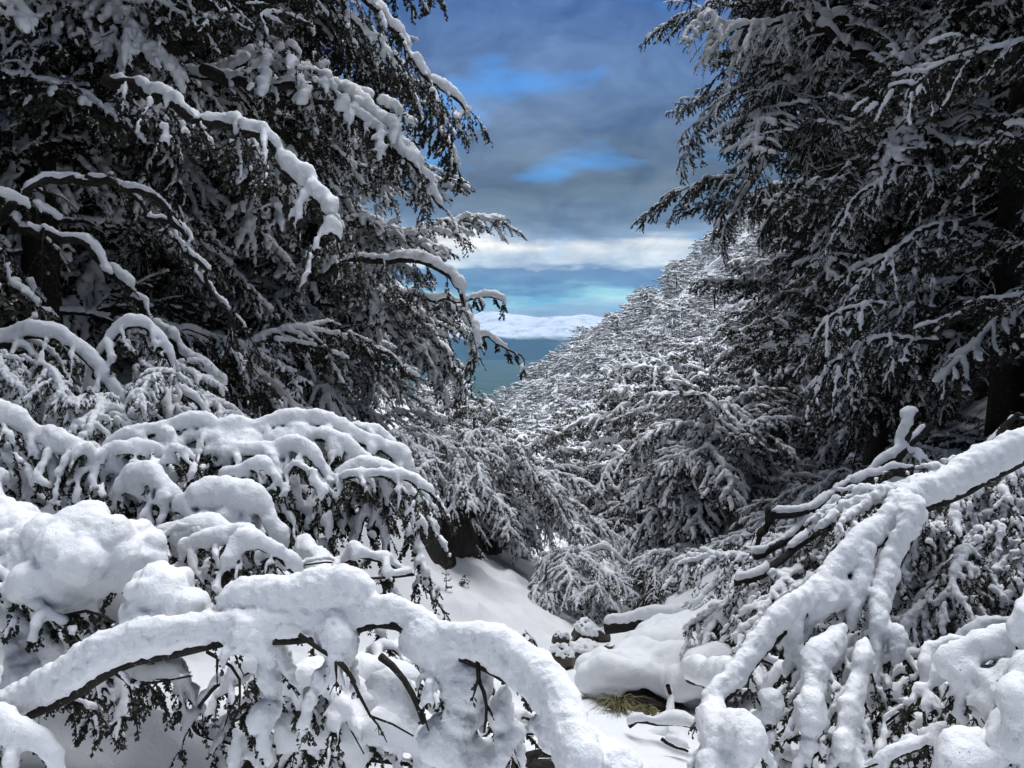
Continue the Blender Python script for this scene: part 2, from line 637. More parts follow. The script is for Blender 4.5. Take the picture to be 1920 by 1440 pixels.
# ------------------------------------------------------------------ branchlet prototypes
def make_bough(seed, L=1.5, droop=0.5, lift=0.15, t=0.04, cover=0.8, voxel=0.014, leaf=0.022, nl=18, lod=1.0):
    acc = Acc(seed)
    rng = acc.rng
    M = grow(rng, np.zeros(3), (1, 0, lift), L, droop, 14, 0.03)
    acc.tube(M, 0.012, 0.003, 4)
    acc.snow(M, t * 1.15, min(1, cover + 0.15), 1.3, 0.12)
    T = tangents(M)
    ns = int(17 * lod + 3)
    for k in range(ns):
        f = 0.10 + 0.88 * (k + rng.random() * 0.8) / ns
        i = min(int(f * 13), 12)
        sg = 1 if k % 2 else -1
        l1 = L * (0.50 - 0.30 * f) * (0.75 + 0.5 * rng.random())
        S = grow(rng, M[i], sidedir(T[i], sg * R(rng.uniform(18, 72)), rng.uniform(-0.35, 0.45)), l1, droop * rng.uniform(0.5, 2.0), 8, 0.07)
        if lod >= 0.9:
            acc.tube(S, 0.006, 0.0018, 3)
        acc.snow(S, t * rng.uniform(0.75, 1.15), cover, 1.2, 0.09)
        acc.leaves(S, int(nl * 0.7), leaf, 0.9)
        TS = tangents(S)
        nt = max(3, int(l1 / 0.058 * lod))
        for q in range(nt):
            g = 0.15 + 0.85 * (q + rng.random()) / nt
            j = min(int(g * 7), 6)
            sg2 = 1 if q % 2 else -1
            l2 = rng.uniform(0.09, 0.20) * (1.15 - 0.5 * g) / max(0.6, lod)
            W = grow(rng, S[j], sidedir(TS[j], sg2 * R(rng.uniform(15, 80)), rng.uniform(-0.5, 0.25)), l2, rng.uniform(0.3, 1.6), 5, 0.07)
            if lod >= 0.9:
                acc.tube(W, 0.0025, 0.001, 3)
            acc.snow(W, t * rng.uniform(0.45, 0.85), cover * 0.88, 1.0, 0.07)
            acc.leaves(W, nl, leaf, 0.9)
    return bake_combined(acc, 'branchlet', voxel, t * 0.5, t * 1.2)



def bough_set(n, seed, tt, cov, leaf, nl, voxel=0.015, lod=1.0, L=(1.3, 1.7), dr=(0.40, 0.75, 1.2)):
    out = []
    for k in range(n):
        rr = random.Random(seed + k)
        out.append(make_bough(seed + k, L=rr.uniform(*L), droop=dr[k % 3] * rr.uniform(0.9, 1.2), lift=rr.uniform(0.0, 0.3),
                              t=tt * rr.uniform(0.85, 1.2), cover=rr.uniform(*cov), voxel=voxel, leaf=leaf, nl=nl, lod=lod))
    return out


HEAVY = bough_set(8, 100, 0.036, (0.46, 0.68), 0.021, 34, 0.0135)
LIGHT = bough_set(8, 200, 0.023, (0.54, 0.74), 0.022, 46, 0.0122, dr=(0.15, 0.35, 0.7))


MIXED = LIGHT + HEAVY[:2]


def make_limb(seed, L=3.0, droop=0.35, lift=0.3):
    """a bare limb with snow along its upper side"""
    acc = Acc(seed)
    rng = acc.rng
    M = grow(rng, np.zeros(3), (1, 0, lift), L, droop, 20, 0.05)
    acc.tube(M, 0.045, 0.010, 7)
    acc.snow(M, 0.048, 0.85, 1.5, 0.25, 0.9)
    T = tangents(M)
    for k in range(7):
        i = rng.integers(4, 17)
        W = grow(rng, M[i], sidedir(T[i], R(rng.uniform(-60, 60)), rng.uniform(-0.1, 0.3)), rng.uniform(0.5, 1.1), rng.uniform(0.2, 0.8), 10, 0.06)
        acc.tube(W, 0.014, 0.004, 5)
        acc.snow(W, 0.026, 0.8, 1.3, 0.15, 0.8)
    return bake_combined(acc, 'limb', 0.018, 0.02, 0.05), M


LIMBS = [make_limb(300 + k, 3.0, (0.25, 0.4, 0.6)[k % 3], (0.45, 0.25, 0.1)[k % 3]) for k in range(6)]


# ------------------------------------------------------------------ terrain
def vnoise(x, y, seed=0):
    xi, yi = np.floor(x).astype(np.int64), np.floor(y).astype(np.int64)
    fx, fy = x - xi, y - yi
    fx, fy = fx * fx * (3 - 2 * fx), fy * fy * (3 - 2 * fy)

    def h(a, b):
        n = (a * 374761393 + b * 668265263 + seed * 1442695041) & 0x7fffffff
        n = ((n ^ (n >> 13)) * 1274126177) & 0x7fffffff
        return ((n ^ (n >> 16)) & 0xffff) / 65535.0
    return (h(xi, yi) * (1 - fx) + h(xi + 1, yi) * fx) * (1 - fy) + (h(xi, yi + 1) * (1 - fx) + h(xi + 1, yi + 1) * fx) * fy


def fbm(x, y, o=4, seed=0):
    return sum(vnoise(x * 2 ** k, y * 2 ** k, seed + k) * 0.5 ** k for k in range(o)) / sum(0.5 ** k for k in range(o)) - 0.5


def sstep(a, b, v):
    w = np.clip((v - a) / (b - a), 0, 1)
    return w * w * (3 - 2 * w)


def stream_x(y):
    return np.interp(y, [0, 7.5, 10, 15, 30, 60, 120, 250, 400], [0.55, 0.6, 1.1, 2.3, 2.6, 2.6, -2, -20, -50])


def stream_z(y):
    return np.interp(y, [-10, 0, 3, 4.2, 5.5, 7.5, 15, 30, 60, 120, 250, 420, 800, 1800, 20000],
                     [0.3, 0, -0.15, -0.55, -0.95, -1.45, -2.95, -5.5, -10.5, -19, -36, -80, -160, -360, -360])


def ground_z(x, y):
    x, y = np.asarray(x, float), np.asarray(y, float)
    d = x - stream_x(y)
    z = stream_z(y)
    near = sstep(2.5, 7.0, y)
    far = 1 - sstep(225, 430, y)
    right = np.maximum(d - 0.5, 0)
    left = np.maximum(-d - 0.25, 0)
    zr = np.minimum(right * (0.22 + 0.25 * near) + np.maximum(right - 5, 0) * 0.35, 160)
    bank = 0.55 * sstep(1.45, 1.9, left) * sstep(7, 9, y) * (1 - sstep(13, 17, y))
    zl = np.minimum(left * (0.10 + 0.38 * near) + bank + np.maximum(left - 6, 0) * 0.4, 160)
    z = z + (zr + zl) * far
    amp = np.where(y < 40, 0.16, 1.2)
    z = z + fbm(x * 0.8, y * 0.8, 5, 3) * amp + fbm(x * 0.03, y * 0.03, 3, 9) * 13 * sstep(40, 160, y) * far
    z = z + (fbm(x * 4.2, y * 4.2, 4, 61) * 0.09 + np.maximum(fbm(x * 2.6, y * 2.6, 3, 71) - 0.12, 0) * 0.5) * (1 - sstep(14, 22, y))
    # hummocks by the stream
    for hx, hy, hz, hr in ((1.05, 5.6, 0.42, 0.55), (1.6, 6.3, 0.40, 0.8), (0.0, 4.4, 0.25, 0.8), (2.3, 4.6, 0.3, 0.9), (-1.8, 3.6, 0.2, 0.8)):
        z = z + hz * np.exp(-((x - hx) ** 2 + (y - hy) ** 2) / hr ** 2)
    return z


def build_ground():
    nx, ny = 241, 330
    yy = np.concatenate([np.linspace(-9, 0, 14)[:-1], np.linspace(0, 12, 150)[:-1], np.geomspace(12, 15000, ny - 162)])
    xi = np.linspace(-1, 1, nx)
    xi = np.sign(xi) * np.abs(xi) ** 1.9
    X = xi[None, :] * (16 + 1.25 * np.maximum(yy, 0))[:, None] + 0.3
    Y = np.repeat(yy[:, None], nx, 1)
    Z = ground_z(X, Y)
    n = len(yy)
    V = np.stack([X, Y, Z], -1).reshape(-1, 3)
    i = np.arange(n - 1)[:, None] * nx + np.arange(nx - 1)[None, :]
    Q = np.stack([i, i + 1, i + nx + 1, i + nx], -1).reshape(-1, 4)
    tag(obj('ground', mesh_from('ground', V, None, Q, (GROUND,))), kind='structure')


def build_mountains():
    nx, ny = 230, 80
    X, Y = np.meshgrid(np.linspace(-7000, 7000, nx), np.linspace(9500, 15000, ny))
    w = sstep(9500, 12500, Y) * (1 - 0.4 * sstep(13000, 15000, Y))
    rid = 1 - np.abs(fbm(X / 2600, Y / 2600, 6, 21)) * 2.6
    Z = -375 + w * (330 + 210 * rid + 150 * (0.5 - np.abs(fbm(X / 1500, Y / 2200, 4, 5)) * 2.2))
    Z = Z + 95 * np.exp(-((X + 190) / 420) ** 2) * w + 55 * np.exp(-((X - 900) / 500) ** 2) * w
    V = np.stack([X, Y, Z], -1).reshape(-1, 3)
    i = np.arange(ny - 1)[:, None] * nx + np.arange(nx - 1)[None, :]
    Q = np.stack([i, i + 1, i + nx + 1, i + nx], -1).reshape(-1, 4)
    tag(obj('mountains', mesh_from('mountains', V, None, Q, (MOUNT,))), kind='structure')


build_ground()
build_mountains()


# ------------------------------------------------------------------ trees near the stream
def tube_mesh(name, P, r0, r1, k=10, seed=0, flare=0.0):
    acc = Acc(seed)
    acc.tube(P, r0, r1, k)
    V = np.vstack(acc.V)
    if flare:
        n = len(P)
        h = np.repeat(np.linspace(0, 1, n), k)
        c = np.repeat(P, k, axis=0)
        V = c + (V - c) * (1 + flare * np.exp(-h * 18))[:, None]
    return mesh_from(name, V, None, np.vstack(acc.Q), (BARK,))


def near_tree(label, x, y, H, Rad, seed, boughs, nl=20, lean=(0, 0), low=0.12, spacing=0.34, bs=(0.55, 1.35), group=None, cat='tree', face=None, bend=0.0, tr=0.16):
    """trunk, limbs and many snowy branchlets; every branchlet is a part"""
    rng = np.random.default_rng(seed)
    rnd = random.Random(seed)
    z0 = float(ground_z(x, y)) - 0.15
    root = thing('beech_tree', label, cat, (x, y, z0), group)
    hs = np.linspace(0, 1, 12)
    P = np.stack([lean[0] * hs ** 1.5 * H + rng.normal(0, 0.012 * H, 12) * hs, lean[1] * hs ** 1.5 * H + rng.normal(0, 0.012 * H, 12) * hs, hs * H], 1)
    obj('trunk', tube_mesh('trunk', P, tr, 0.03, 10, seed, 0.6), root)
    az0 = rng.random() * 6.28
    n = 0
    for k in range(nl):
        f = low + (0.98 - low) * (k + 0.5 * rng.random()) / nl
        az = az0 + k * 2.399 + rng.normal(0, 0.5)
        prof = (0.55 + 0.45 * math.sin(min(1, f / 0.55) * math.pi / 2)) * (1 if f < 0.55 else math.cos((f - 0.55) / 0.45 * 1.25))
        Ll = (Rad - 0.45) * prof * rng.uniform(0.75, 1.12)
        # looking away from the stream there is less to see
        if face is not None:
            c = math.cos(az - face)
            if c < -0.35 and rng.random() < 0.55:
                continue
        me, M = LIMBS[rnd.randrange(6)]
        s = Ll / 3.0
        p = np.array([np.interp(f, hs, P[:, j]) for j in range(3)])
        lo = obj('limb', me, root)
        lo.location = p
        up = R(-18 * (f - 0.35) * 1.6) + rng.normal(0.05, 0.2)
        lo.rotation_euler = (0, up, az)
        lo.scale = (s, s, s * rng.uniform(0.8, 1.2))
        Mx = np.array(lo.rotation_euler.to_matrix())
        C = (Mx @ (M * np.array((s, s, lo.scale[2]))).T).T + p
        nb = max(2, int(Ll / spacing))
        for b in range(nb + 1):
            g = 0.22 + 0.78 * b / nb
            i = min(int(g * 19), 18)
            tg = C[i + 1] - C[i]
            a = math.atan2(tg[1], tg[0]) + (0 if b == nb else rng.normal(0, 1.1))
            bo = obj('branchlet', boughs[rnd.randrange(len(boughs))], root)
            bo.location = C[i]
            sc = rng.uniform(*bs) * (0.8 + 0.3 * min(1, Rad / 3))
            bo.scale = (sc, sc * rng.uniform(0.9, 1.15), sc)
            bo.rotation_euler = (rng.normal(0, 0.38), rng.normal(0.02, 0.42), a)
            n += 1
    return root


EAST, WEST, SOUTH = 0.0, math.pi, -math.pi / 2
near_trees = [
    # left of the stream
    ('tall dark beech with the heaviest snow pads, hanging over the snowy bushes', -5.0, 5.0, 11, 2.9, 11, MIXED, 24, (0.04, 0.0), -0.5),
    ('snow laden beech leaning over the gully behind the heavily padded beech', -4.6, 7.8, 13, 3.5, 12, MIXED, 30, (0.05, 0.0), -0.5),
    ('beech whose drooping snowy boughs end above the steep earth bank', -4.8, 10.6, 10.5, 3.5, 13, HEAVY, 28, (0.04, 0), -0.4),
    ('snow dusted beech standing behind the earth bank', -5.8, 13.5, 12, 3.6, 14, LIGHT, 26, (0.02, 0), -0.4),
    ('low snowy beech right on top of the earth bank', -3.1, 12.2, 4.4, 2.1, 15, HEAVY, 18, (0.05, 0), -0.3),
    ('small rounded beech at the lip of the gully beyond the earth bank', -3.9, 15.2, 3.2, 1.9, 16, HEAVY, 16, (0.08, 0), -0.3),
    ('short beech under snow where the two slopes of the gully meet', -4.3, 19.5, 3.8, 1.9, 17, HEAVY, 16, (0.05, 0), -0.4),
    ('tall beech deep in the dark wood behind the heavily padded beech', -8.0, 9.0, 13, 3.4, 18, LIGHT, 24, (0, 0), -0.5),
    ('slender beech deep in the dark wood above the earth bank', -8.6, 13.5, 14, 3.6, 19, LIGHT, 24, (0, 0), -0.5),
    ('beech farthest back in the wood above the earth bank', -7.0, 18.5, 13, 3.8, 20, LIGHT, 24, (0.03, 0), -0.6),
    # right of the stream
    ('tall beech with a ragged snowy crown edging the open sky', 6.2, 13.5, 15, 3.8, 21, MIXED, 34, (-0.02, 0.0), 3.6),
    ('dark tall beech rising behind the leaning snowy trunk', 5.6, 9.0, 14, 2.8, 22, MIXED, 32, (-0.01, 0.0), 3.7),
    ('slim beech with hanging boughs closest to the leaning snowy trunk', 5.4, 6.4, 10, 2.1, 23, MIXED, 24, (0.0, 0.0), 3.6),
    ('beech with bare dark trunk behind the two snowy forked limbs', 9.2, 15.5, 15, 3.5, 24, MIXED, 26, (0, 0), 3.9),
    ('beech on the slope uphill from the ragged tall crown', 9.3, 21, 11, 3.2, 27, MIXED, 24, (0, 0), 3.8),
    ('beech standing deepest in the wood behind the leaning snowy trunk', 9.4, 10.5, 15, 3.4, 29, MIXED, 24, (0, 0), 3.8),
    ('beech high on the bank with its crown against the hillside wood', 11.5, 20.0, 15, 3.8, 30, MIXED, 26, (0, 0), 3.8),
    ('thick beech growing behind the fallen straight stems', 7.2, 11.0, 8, 2.3, 28, MIXED, 22, (-0.02, 0), 3.8),
    ('rounded beech just above the scrub along the stream', 4.4, 17.2, 3.0, 2.0, 55, HEAVY, 18, (-0.02, 0), 4.2),
    ('beech between the rounded beech and the ragged tall beech', 8.2, 17.6, 6.0, 2.4, 57, MIXED, 20, (0, 0), 4.2),
    ('wide beech uphill behind the rounded beech', 8.4, 23.5, 6.0, 2.7, 59, HEAVY, 22, (0, 0), 4.3),
    # unseen beeches added beside and behind the viewpoint to block sky light
    ('unseen beech added outside the left edge of the view to block light', -6.0, 1.2, 12, 3.0, 51, HEAVY, 16, (0, 0), None),
    ('unseen beech added outside the right edge of the view to block light', 6.6, 2.2, 12, 2.8, 52, HEAVY, 16, (0, 0), None),
    ('unseen beech added behind the viewpoint on the left bank to block light', -4.2, -4.6, 12, 3.2, 53, HEAVY, 16, (0, 0), None),
    ('unseen beech added behind the viewpoint on the right bank to block light', 4.0, -5.2, 12, 3.2, 54, HEAVY, 16, (0, 0), None),
]
TREES = {}
for (lab, x, y, H, Rad, sd, bs_, nl, lean, face) in near_trees:
    TREES[sd] = near_tree(lab, x, y, H, Rad, sd, bs_, int(nl * 1.35), lean, face=face, low={21: 0.24, 24: 0.25}.get(sd, 0.06))


# ------------------------------------------------------------------ the wooded hillside
def crown_mesh(seed, H=6.0, Rad=2.9, nb=60):
    rng = np.random.default_rng(seed)
    Vs, Ts, Qs, mt, mq = [], [], [], [], []
    nv = 0
    for k in range(nb):
        V, T, Q, a, b = FARB[rng.integers(len(FARB))]
        f = (k + rng.random()) / nb
        hz = 0.12 + 0.86 * f
        rad = Rad * math.sqrt(max(0.02, 1 - (abs(hz - 0.45) / 0.56) ** 2)) * rng.uniform(0.15, 0.72)
        az = k * 2.399 + rng.normal(0, 0.4)
        ax_ = az + rng.normal(0, 0.9)
        s = rng.uniform(0.7, 1.2)
        c, sn, c2, s2 = math.cos(az), math.sin(az), math.cos(ax_), math.sin(ax_)
        tl, tr_ = rng.normal(-0.15, 0.4), rng.normal(0, 0.4)
        W = V * s
        W = np.stack([W[:, 0] * math.cos(tl) + W[:, 2] * math.sin(tl), W[:, 1], -W[:, 0] * math.sin(tl) + W[:, 2] * math.cos(tl)], 1)
        W = np.stack([W[:, 0], W[:, 1] * math.cos(tr_) - W[:, 2] * math.sin(tr_), W[:, 1] * math.sin(tr_) + W[:, 2] * math.cos(tr_)], 1)
        W = np.stack([W[:, 0] * c2 - W[:, 1] * s2 + c * rad, W[:, 0] * s2 + W[:, 1] * c2 + sn * rad, W[:, 2] + hz * H], 1)
        Vs.append(W); Ts.append(T + nv); Qs.append(Q + nv); mt.append(a); mq.append(b)
        nv += len(V)
    return mesh_from('crown', np.vstack(Vs), np.vstack(Ts), np.vstack(Qs), (BARK, LEAF, SNOW), np.concatenate(mt), np.concatenate(mq))


def arrays(me):
    V = np.empty(len(me.vertices) * 3, np.float32)
    me.vertices.foreach_get('co', V)
    n = len(me.polygons)
    lt, ls, mi = np.empty(n, np.int32), np.empty(n, np.int32), np.empty(n, np.int32)
    me.polygons.foreach_get('loop_total', lt)
    me.polygons.foreach_get('loop_start', ls)
    me.polygons.foreach_get('material_index', mi)
    vi = np.empty(len(me.loops), np.int32)
    me.loops.foreach_get('vertex_index', vi)
    t, q = lt == 3, lt == 4
    return V.reshape(-1, 3), vi[ls[t][:, None] + np.arange(3)], vi[ls[q][:, None] + np.arange(4)], mi[t], mi[q]


FARB = []
for me in bough_set(6, 400, 0.066, (0.62, 0.88), 0.066, 7, voxel=0.054, lod=0.55, L=(1.3, 1.8), dr=(0.2, 0.4, 0.7)):
    FARB.append(arrays(me))
    bpy.data.meshes.remove(me)
CROWNS = [crown_mesh(500 + k, 5.4, 2.9, 72) for k in range(3)]
TRUNK = tube_mesh('trunk', spline([(0, 0, -0.8), (0.1, 0, 2), (0, 0.1, 4.5)], 8), 0.14, 0.04, 6, 5, 0.3)


def hillside():
    rnd = random.Random(77)
    spots = np.zeros((0, 2))
    for _ in range(14000):
        if len(spots) >= 298:
            break
        y = 16.5 + 268 * rnd.random() ** 1.2
        x = rnd.uniform(-0.10, 0.34 if y > 45 else 0.52) * y
        d = x - float(stream_x(y))
        if y < 20 and d > 0 and x > 2.5:
            continue
        if y < 45 and -1.2 < d < (1.0 if y < 20 else 0.6):
            continue
        sp = 1.9 + 0.030 * y
        if len(spots) and ((spots - (x, y)) ** 2).sum(1).min() < sp * sp:
            continue
        spots = np.vstack([spots, (x, y)])
    zz = ground_z(spots[:, 0], spots[:, 1])
    for (x, y), z in zip(spots, zz):
        r = thing('hillside_beech', 'snow covered beech in the wood on the far hillside', 'tree', (x, y, z - 0.7), 'beeches on the far hillside')
        s = rnd.uniform(0.52, 0.8) * (1 + y / 190)
        r.scale = (s, s, s * rnd.uniform(0.9, 1.2) * (1 - min(0.3, y / 700)))
        if x < float(stream_x(y)) and y < 70:      # low growth on the near side of the gully
            r.scale = tuple(0.68 * v for v in r.scale)
        r.rotation_euler = (0, 0, rnd.uniform(0, 6.28))
        obj('trunk', TRUNK, r)
        obj('crown', CROWNS[rnd.randrange(3)], r)


hillside()


# ------------------------------------------------------------------ single branches, traced one by one
def stems_into(acc, stems):
    for st in stems:
        pts, r0, r1, t = st[:4]
        o = dict(high=1.4, cover=1.0, seat=0.9, lump=0.16, tw=0, tl=0.2, td=0.8, tt=0.03, tcov=0.9, lv=22, ls=0.012, side=0, sub=3)
        if len(st) > 4:
            o.update(st[4])
        if o.get('lvs'):          # a ragged clod hanging on leafy twigs
            o.update(dict(tw=22, tl=0.12, td=1.0, tt=0.022, kink=0.06, tcov=0.75, lv=12, ls=0.012, sub=3, lumpy=1.5, lump=0.06))
        P3 = [at(*p) for p in pts]
        L0 = sum(np.linalg.norm(np.subtract(a, b)) for a, b in zip(P3[1:], P3))
        P = spline(P3, max(6, int(L0 / 0.045)))
        nk = len(P)
        kk = np.stack([wob(acc.rng, nk, L0 / 0.22 + 1) - 0.5 for _ in range(3)], 1) + 0.5 * np.stack([wob(acc.rng, nk, L0 / 0.09 + 1) - 0.5 for _ in range(3)], 1)
        P = P + kk * o.get('kink', 0.02) * np.minimum(1, np.linspace(0, 8, nk))[:, None]
        if r0 > 0:
            acc.tube(P, r0, r1, 7)
        if t is not None:
            acc.snow(P, t, o['cover'], o['high'], o['lump'], o['seat'], o.get('lumpy', 0.75), o.get('crumb', 0), 0.05)
        n = int(o['tw'] * L0)
        T = tangents(P)
        rng = acc.rng
        for k in range(n):
            f = 0.08 + 0.92 * (k + rng.random()) / n
            i = min(int(f * (len(P) - 1)), len(P) - 2)
            sg = o['side'] if o['side'] else (1 if k % 2 else -1)
            l1 = o['tl'] * rng.uniform(0.6, 1.3)
            W = grow(rng, P[i], sidedir(T[i], sg * R(rng.uniform(20, 75)), rng.uniform(-0.3, 0.15)), l1, o['td'] * rng.uniform(0.6, 1.5), 7, 0.05)
            acc.tube(W, 0.0045, 0.0015, 4)
            acc.snow(W, o['tt'] * rng.uniform(0.7, 1.2), o['tcov'], 1.2, 0.07, 0.7)
            acc.leaves(W, o['lv'], o['ls'], 1.0)
            TW = tangents(W)
            for q in range(o['sub']):
                j = rng.integers(2, 6)
                U = grow(rng, W[j], sidedir(TW[j], (1 if q % 2 else -1) * R(rng.uniform(25, 70)), rng.uniform(-0.5, 0.0)), l1 * rng.uniform(0.3, 0.55), rng.uniform(0.5, 1.3), 4, 0.05)
                acc.tube(U, 0.0022, 0.001, 3)
                acc.snow(U, o['tt'] * rng.uniform(0.5, 0.85), o['tcov'] * 0.85, 1.0, 0.05, 0.6)
                acc.leaves(U, o['lv'], o['ls'], 1.0)


def traced(name, label, cat, stems, seed, voxel=0.008, heaps=(), disp=0.014, dsize=0.045, group=None, wood=BARK, smooth=7):
    acc = Acc(seed)
    stems_into(acc, stems)
    for (px, py, d, r, n, flat) in heaps:
        acc.blob(at(px, py, d), r, n, flat)
    base = at(*stems[0][0][0]) if stems else at(*heaps[0][:3])
    root = thing(name, label, cat, base, group)
    if acc.V:
        obj('wood', mesh_from('wood', np.vstack(acc.V) - base, None, np.vstack(acc.Q), (wood,)), root)
    if acc.LV:
        obj('leaves', mesh_from('leaves', np.vstack(acc.LV) - base, np.vstack(acc.LT), None, (LEAF,)), root)
    if acc.SP:
        V, Q, T = snow_arrays(np.vstack(acc.SP), np.concatenate(acc.SR), voxel * (1.12 if voxel < 0.0076 else 1.28), disp, dsize, max(smooth - 2, 4))
        obj('snow_load', mesh_from('snow_load', V - base, T if len(T) else None, Q, (SNOW,)), root)
    return root


def traced_limb(root, stems, seed, voxel=0.0175):
    """a limb of a tree that stands out in the photograph, as a part of that tree"""
    acc = Acc(seed)
    stems_into(acc, stems)
    off = np.array(root.location)
    acc.V = [v - off for v in acc.V]
    acc.LV = [v - off for v in acc.LV]
    acc.SP = [v - off for v in acc.SP]
    obj('limb', bake_combined(acc, 'limb', voxel, 0.022, 0.06), root)


def bush(name, label, cat, stems, sprays, boughs, seed, voxel=0.012, group=None, spread=0.35):
    """arching stems with copied branchlets: sprays = (px, py, d, azimuth in degrees, scale)"""
    rnd = random.Random(seed)
    root = traced(name, label, cat, stems, seed, voxel, group=group)
    off = np.array(root.location)
    for (px, py, d, az, sc) in sprays:
        o = obj('branchlet', boughs[rnd.randrange(len(boughs))], root)
        o.location = at(px, py, d) - off
        sc *= rnd.uniform(0.9, 1.1)
        o.scale = (sc, sc, sc)
        o.rotation_euler = (rnd.gauss(0, 0.12), rnd.gauss(0.05, 0.15), R(az) + rnd.gauss(0, spread))
    return root


def arcs(n, x0, x1, y0, y1, d0, d1, seed, dirs=(1, -1), span=(90, 190), t=(0.017, 0.029), keep=None):
    r = random.Random(seed)
    out = []
    while len(out) < n:
        px, py, d, sg = r.uniform(x0, x1), r.uniform(y0, y1), r.uniform(d0, d1), r.choice(dirs)
        if keep and not keep(px, py):
            continue
        w, h = r.uniform(*span) * sg, r.uniform(20, 60)
        k = r.uniform(*t)
        dr = r.uniform(40, 130)
        out.append(([(px - w * 0.6, py + h * 1.2, d + 0.1), (px - w * 0.2, py + h * 0.2, d), (px + w * 0.2, py, d), (px + w * 0.5, py + dr * 0.45, d - 0.03), (px + w * 0.62, py + dr, d - 0.05)],
                    0.006, 0.002, (k * 0.7, k, k * 1.2, k, k * 0.6), dict(high=1.3, lump=0.07, lumpy=1.5, cover=0.92, kink=0.07, tw=19, tl=0.13, td=1.0, tt=0.02, tcov=0.75, lv=22, ls=0.012, sub=5)))
    return out


# the branch across the foreground with its hanging side branches
traced('snowy_branch', 'thick snow loaded branch bowing across the front with hanging side twigs', 'branch', [
    ([(-460, 1580, 2.6), (-250, 1480, 2.3), (-60, 1395, 2.05), (60, 1332, 2.0), (200, 1262, 1.95), (325, 1224, 1.95), (450, 1196, 1.95), (580, 1184, 1.95), (700, 1178, 1.93), (780, 1192, 1.9), (890, 1236, 1.85), (990, 1312, 1.78), (1055, 1400, 1.7), (1085, 1490, 1.62)],
     0.024, 0.010, (0.028, 0.028, 0.030, 0.031, 0.033, 0.040, 0.042, 0.042, 0.040, 0.033, 0.032, 0.038, 0.052, 0.07), dict(high=1.9, seat=1.0, lump=0.18)),
    # second snow covered bough along the ridge, and the lobes that hang from it
    ([(420, 1150, 1.98), (540, 1150, 1.97), (640, 1140, 1.95), (700, 1150, 1.93)], 0, 0, (0.05, 0.055, 0.06, 0.05), dict(high=1.5)),
    ([(388, 1222, 1.93), (430, 1262, 1.90), (447, 1300, 1.88), (454, 1338, 1.87)], 0.005, 0.002, None, dict(tw=14, tl=0.07, tt=0.006, tcov=0.2, lv=1, sub=0, side=-1)),
    ([(430, 1190, 1.95), (490, 1215, 1.95), (520, 1270, 1.96), (515, 1330, 1.96), (480, 1370, 1.96)], 0, 0, (0.05, 0.06, 0.058, 0.05, 0.035), dict(high=1.2, seat=0.2, lvs=60)),
    ([(440, 1370, 1.97), (455, 1400, 1.97), (470, 1450, 1.97)], 0.004, 0.002, 0.02, dict(tw=18, tl=0.10, tt=0.02, tcov=0.7, lv=16, ls=0.014)),
    ([(561, 1190, 1.9), (610, 1222, 1.88), (640, 1250, 1.86), (668, 1292, 1.85), (690, 1345, 1.85), (735, 1362, 1.85), (775, 1385, 1.85)], 0.006, 0.002, None, dict(tw=9, tl=0.07, tt=0.004, tcov=0.1, lv=2, sub=1)),
    ([(600, 1180, 1.93), (660, 1220, 1.93), (650, 1260, 1.93), (625, 1290, 1.93)], 0, 0, (0.055, 0.06, 0.045, 0.028), dict(high=1.2, seat=0.2, lvs=50)),
    ([(700, 1285, 1.95), (740, 1310, 1.95), (765, 1345, 1.95), (770, 1370, 1.95)], 0, 0, (0.04, 0.05, 0.05, 0.03), dict(high=1.1, seat=0.3)),
    ([(714, 1231, 1.86), (750, 1265, 1.84), (772, 1302, 1.83), (790, 1355, 1.82)], 0.010, 0.005, None, dict(tw=14, tl=0.07, tt=0.004, tcov=0.1, lv=1, sub=0, side=1)),
    ([(760, 1215, 1.9), (830, 1260, 1.89), (870, 1320, 1.88), (860, 1390, 1.88), (870, 1470, 1.88)], 0, 0, (0.045, 0.058, 0.062, 0.062, 0.075), dict(high=1.5, seat=0.5, lvs=80)),
    ([(800, 1400, 1.86), (840, 1420, 1.86), (900, 1450, 1.86)], 0, 0, (0.05, 0.06, 0.07), dict(high=1.1, seat=0.2, lvs=60)),
    ([(896, 1240, 1.82), (905, 1285, 1.8), (911, 1330, 1.8), (904, 1380, 1.8)], 0.006, 0.003, None, dict(tw=12, tl=0.06, tt=0.006, tcov=0.3, lv=6, ls=0.012, sub=0)),
    ([(945, 1290, 1.84), (965, 1330, 1.84), (975, 1370, 1.84), (960, 1425, 1.84)], 0, 0, (0.035, 0.048, 0.052, 0.035), dict(high=1.3, seat=0.2, lvs=110)),
    ([(1005, 1365, 1.74), (1075, 1420, 1.70), (1120, 1475, 1.66), (1160, 1530, 1.62)], 0, 0, (0.04, 0.06, 0.075, 0.08), dict(high=1.6, seat=0.4)),
    # leafy twigs hanging under the bare left end
    ([(215, 1262, 1.95), (250, 1280, 1.95), (290, 1285, 1.95), (350, 1270, 1.95)], 0.004, 0.002, 0.012, dict(cover=0.5, tw=26, tl=0.12, td=1.8, tt=0.010, tcov=0.45, lv=16, ls=0.012, sub=3)),
    ([(100, 1310, 2.0), (150, 1330, 2.0), (190, 1345, 2.0)], 0.004, 0.002, 0.012, dict(cover=0.5, tw=26, tl=0.11, td=2.0, tt=0.012, tcov=0.5, lv=16, ls=0.012, sub=3)),
], 31, 0.006, disp=0.014, dsize=0.03)

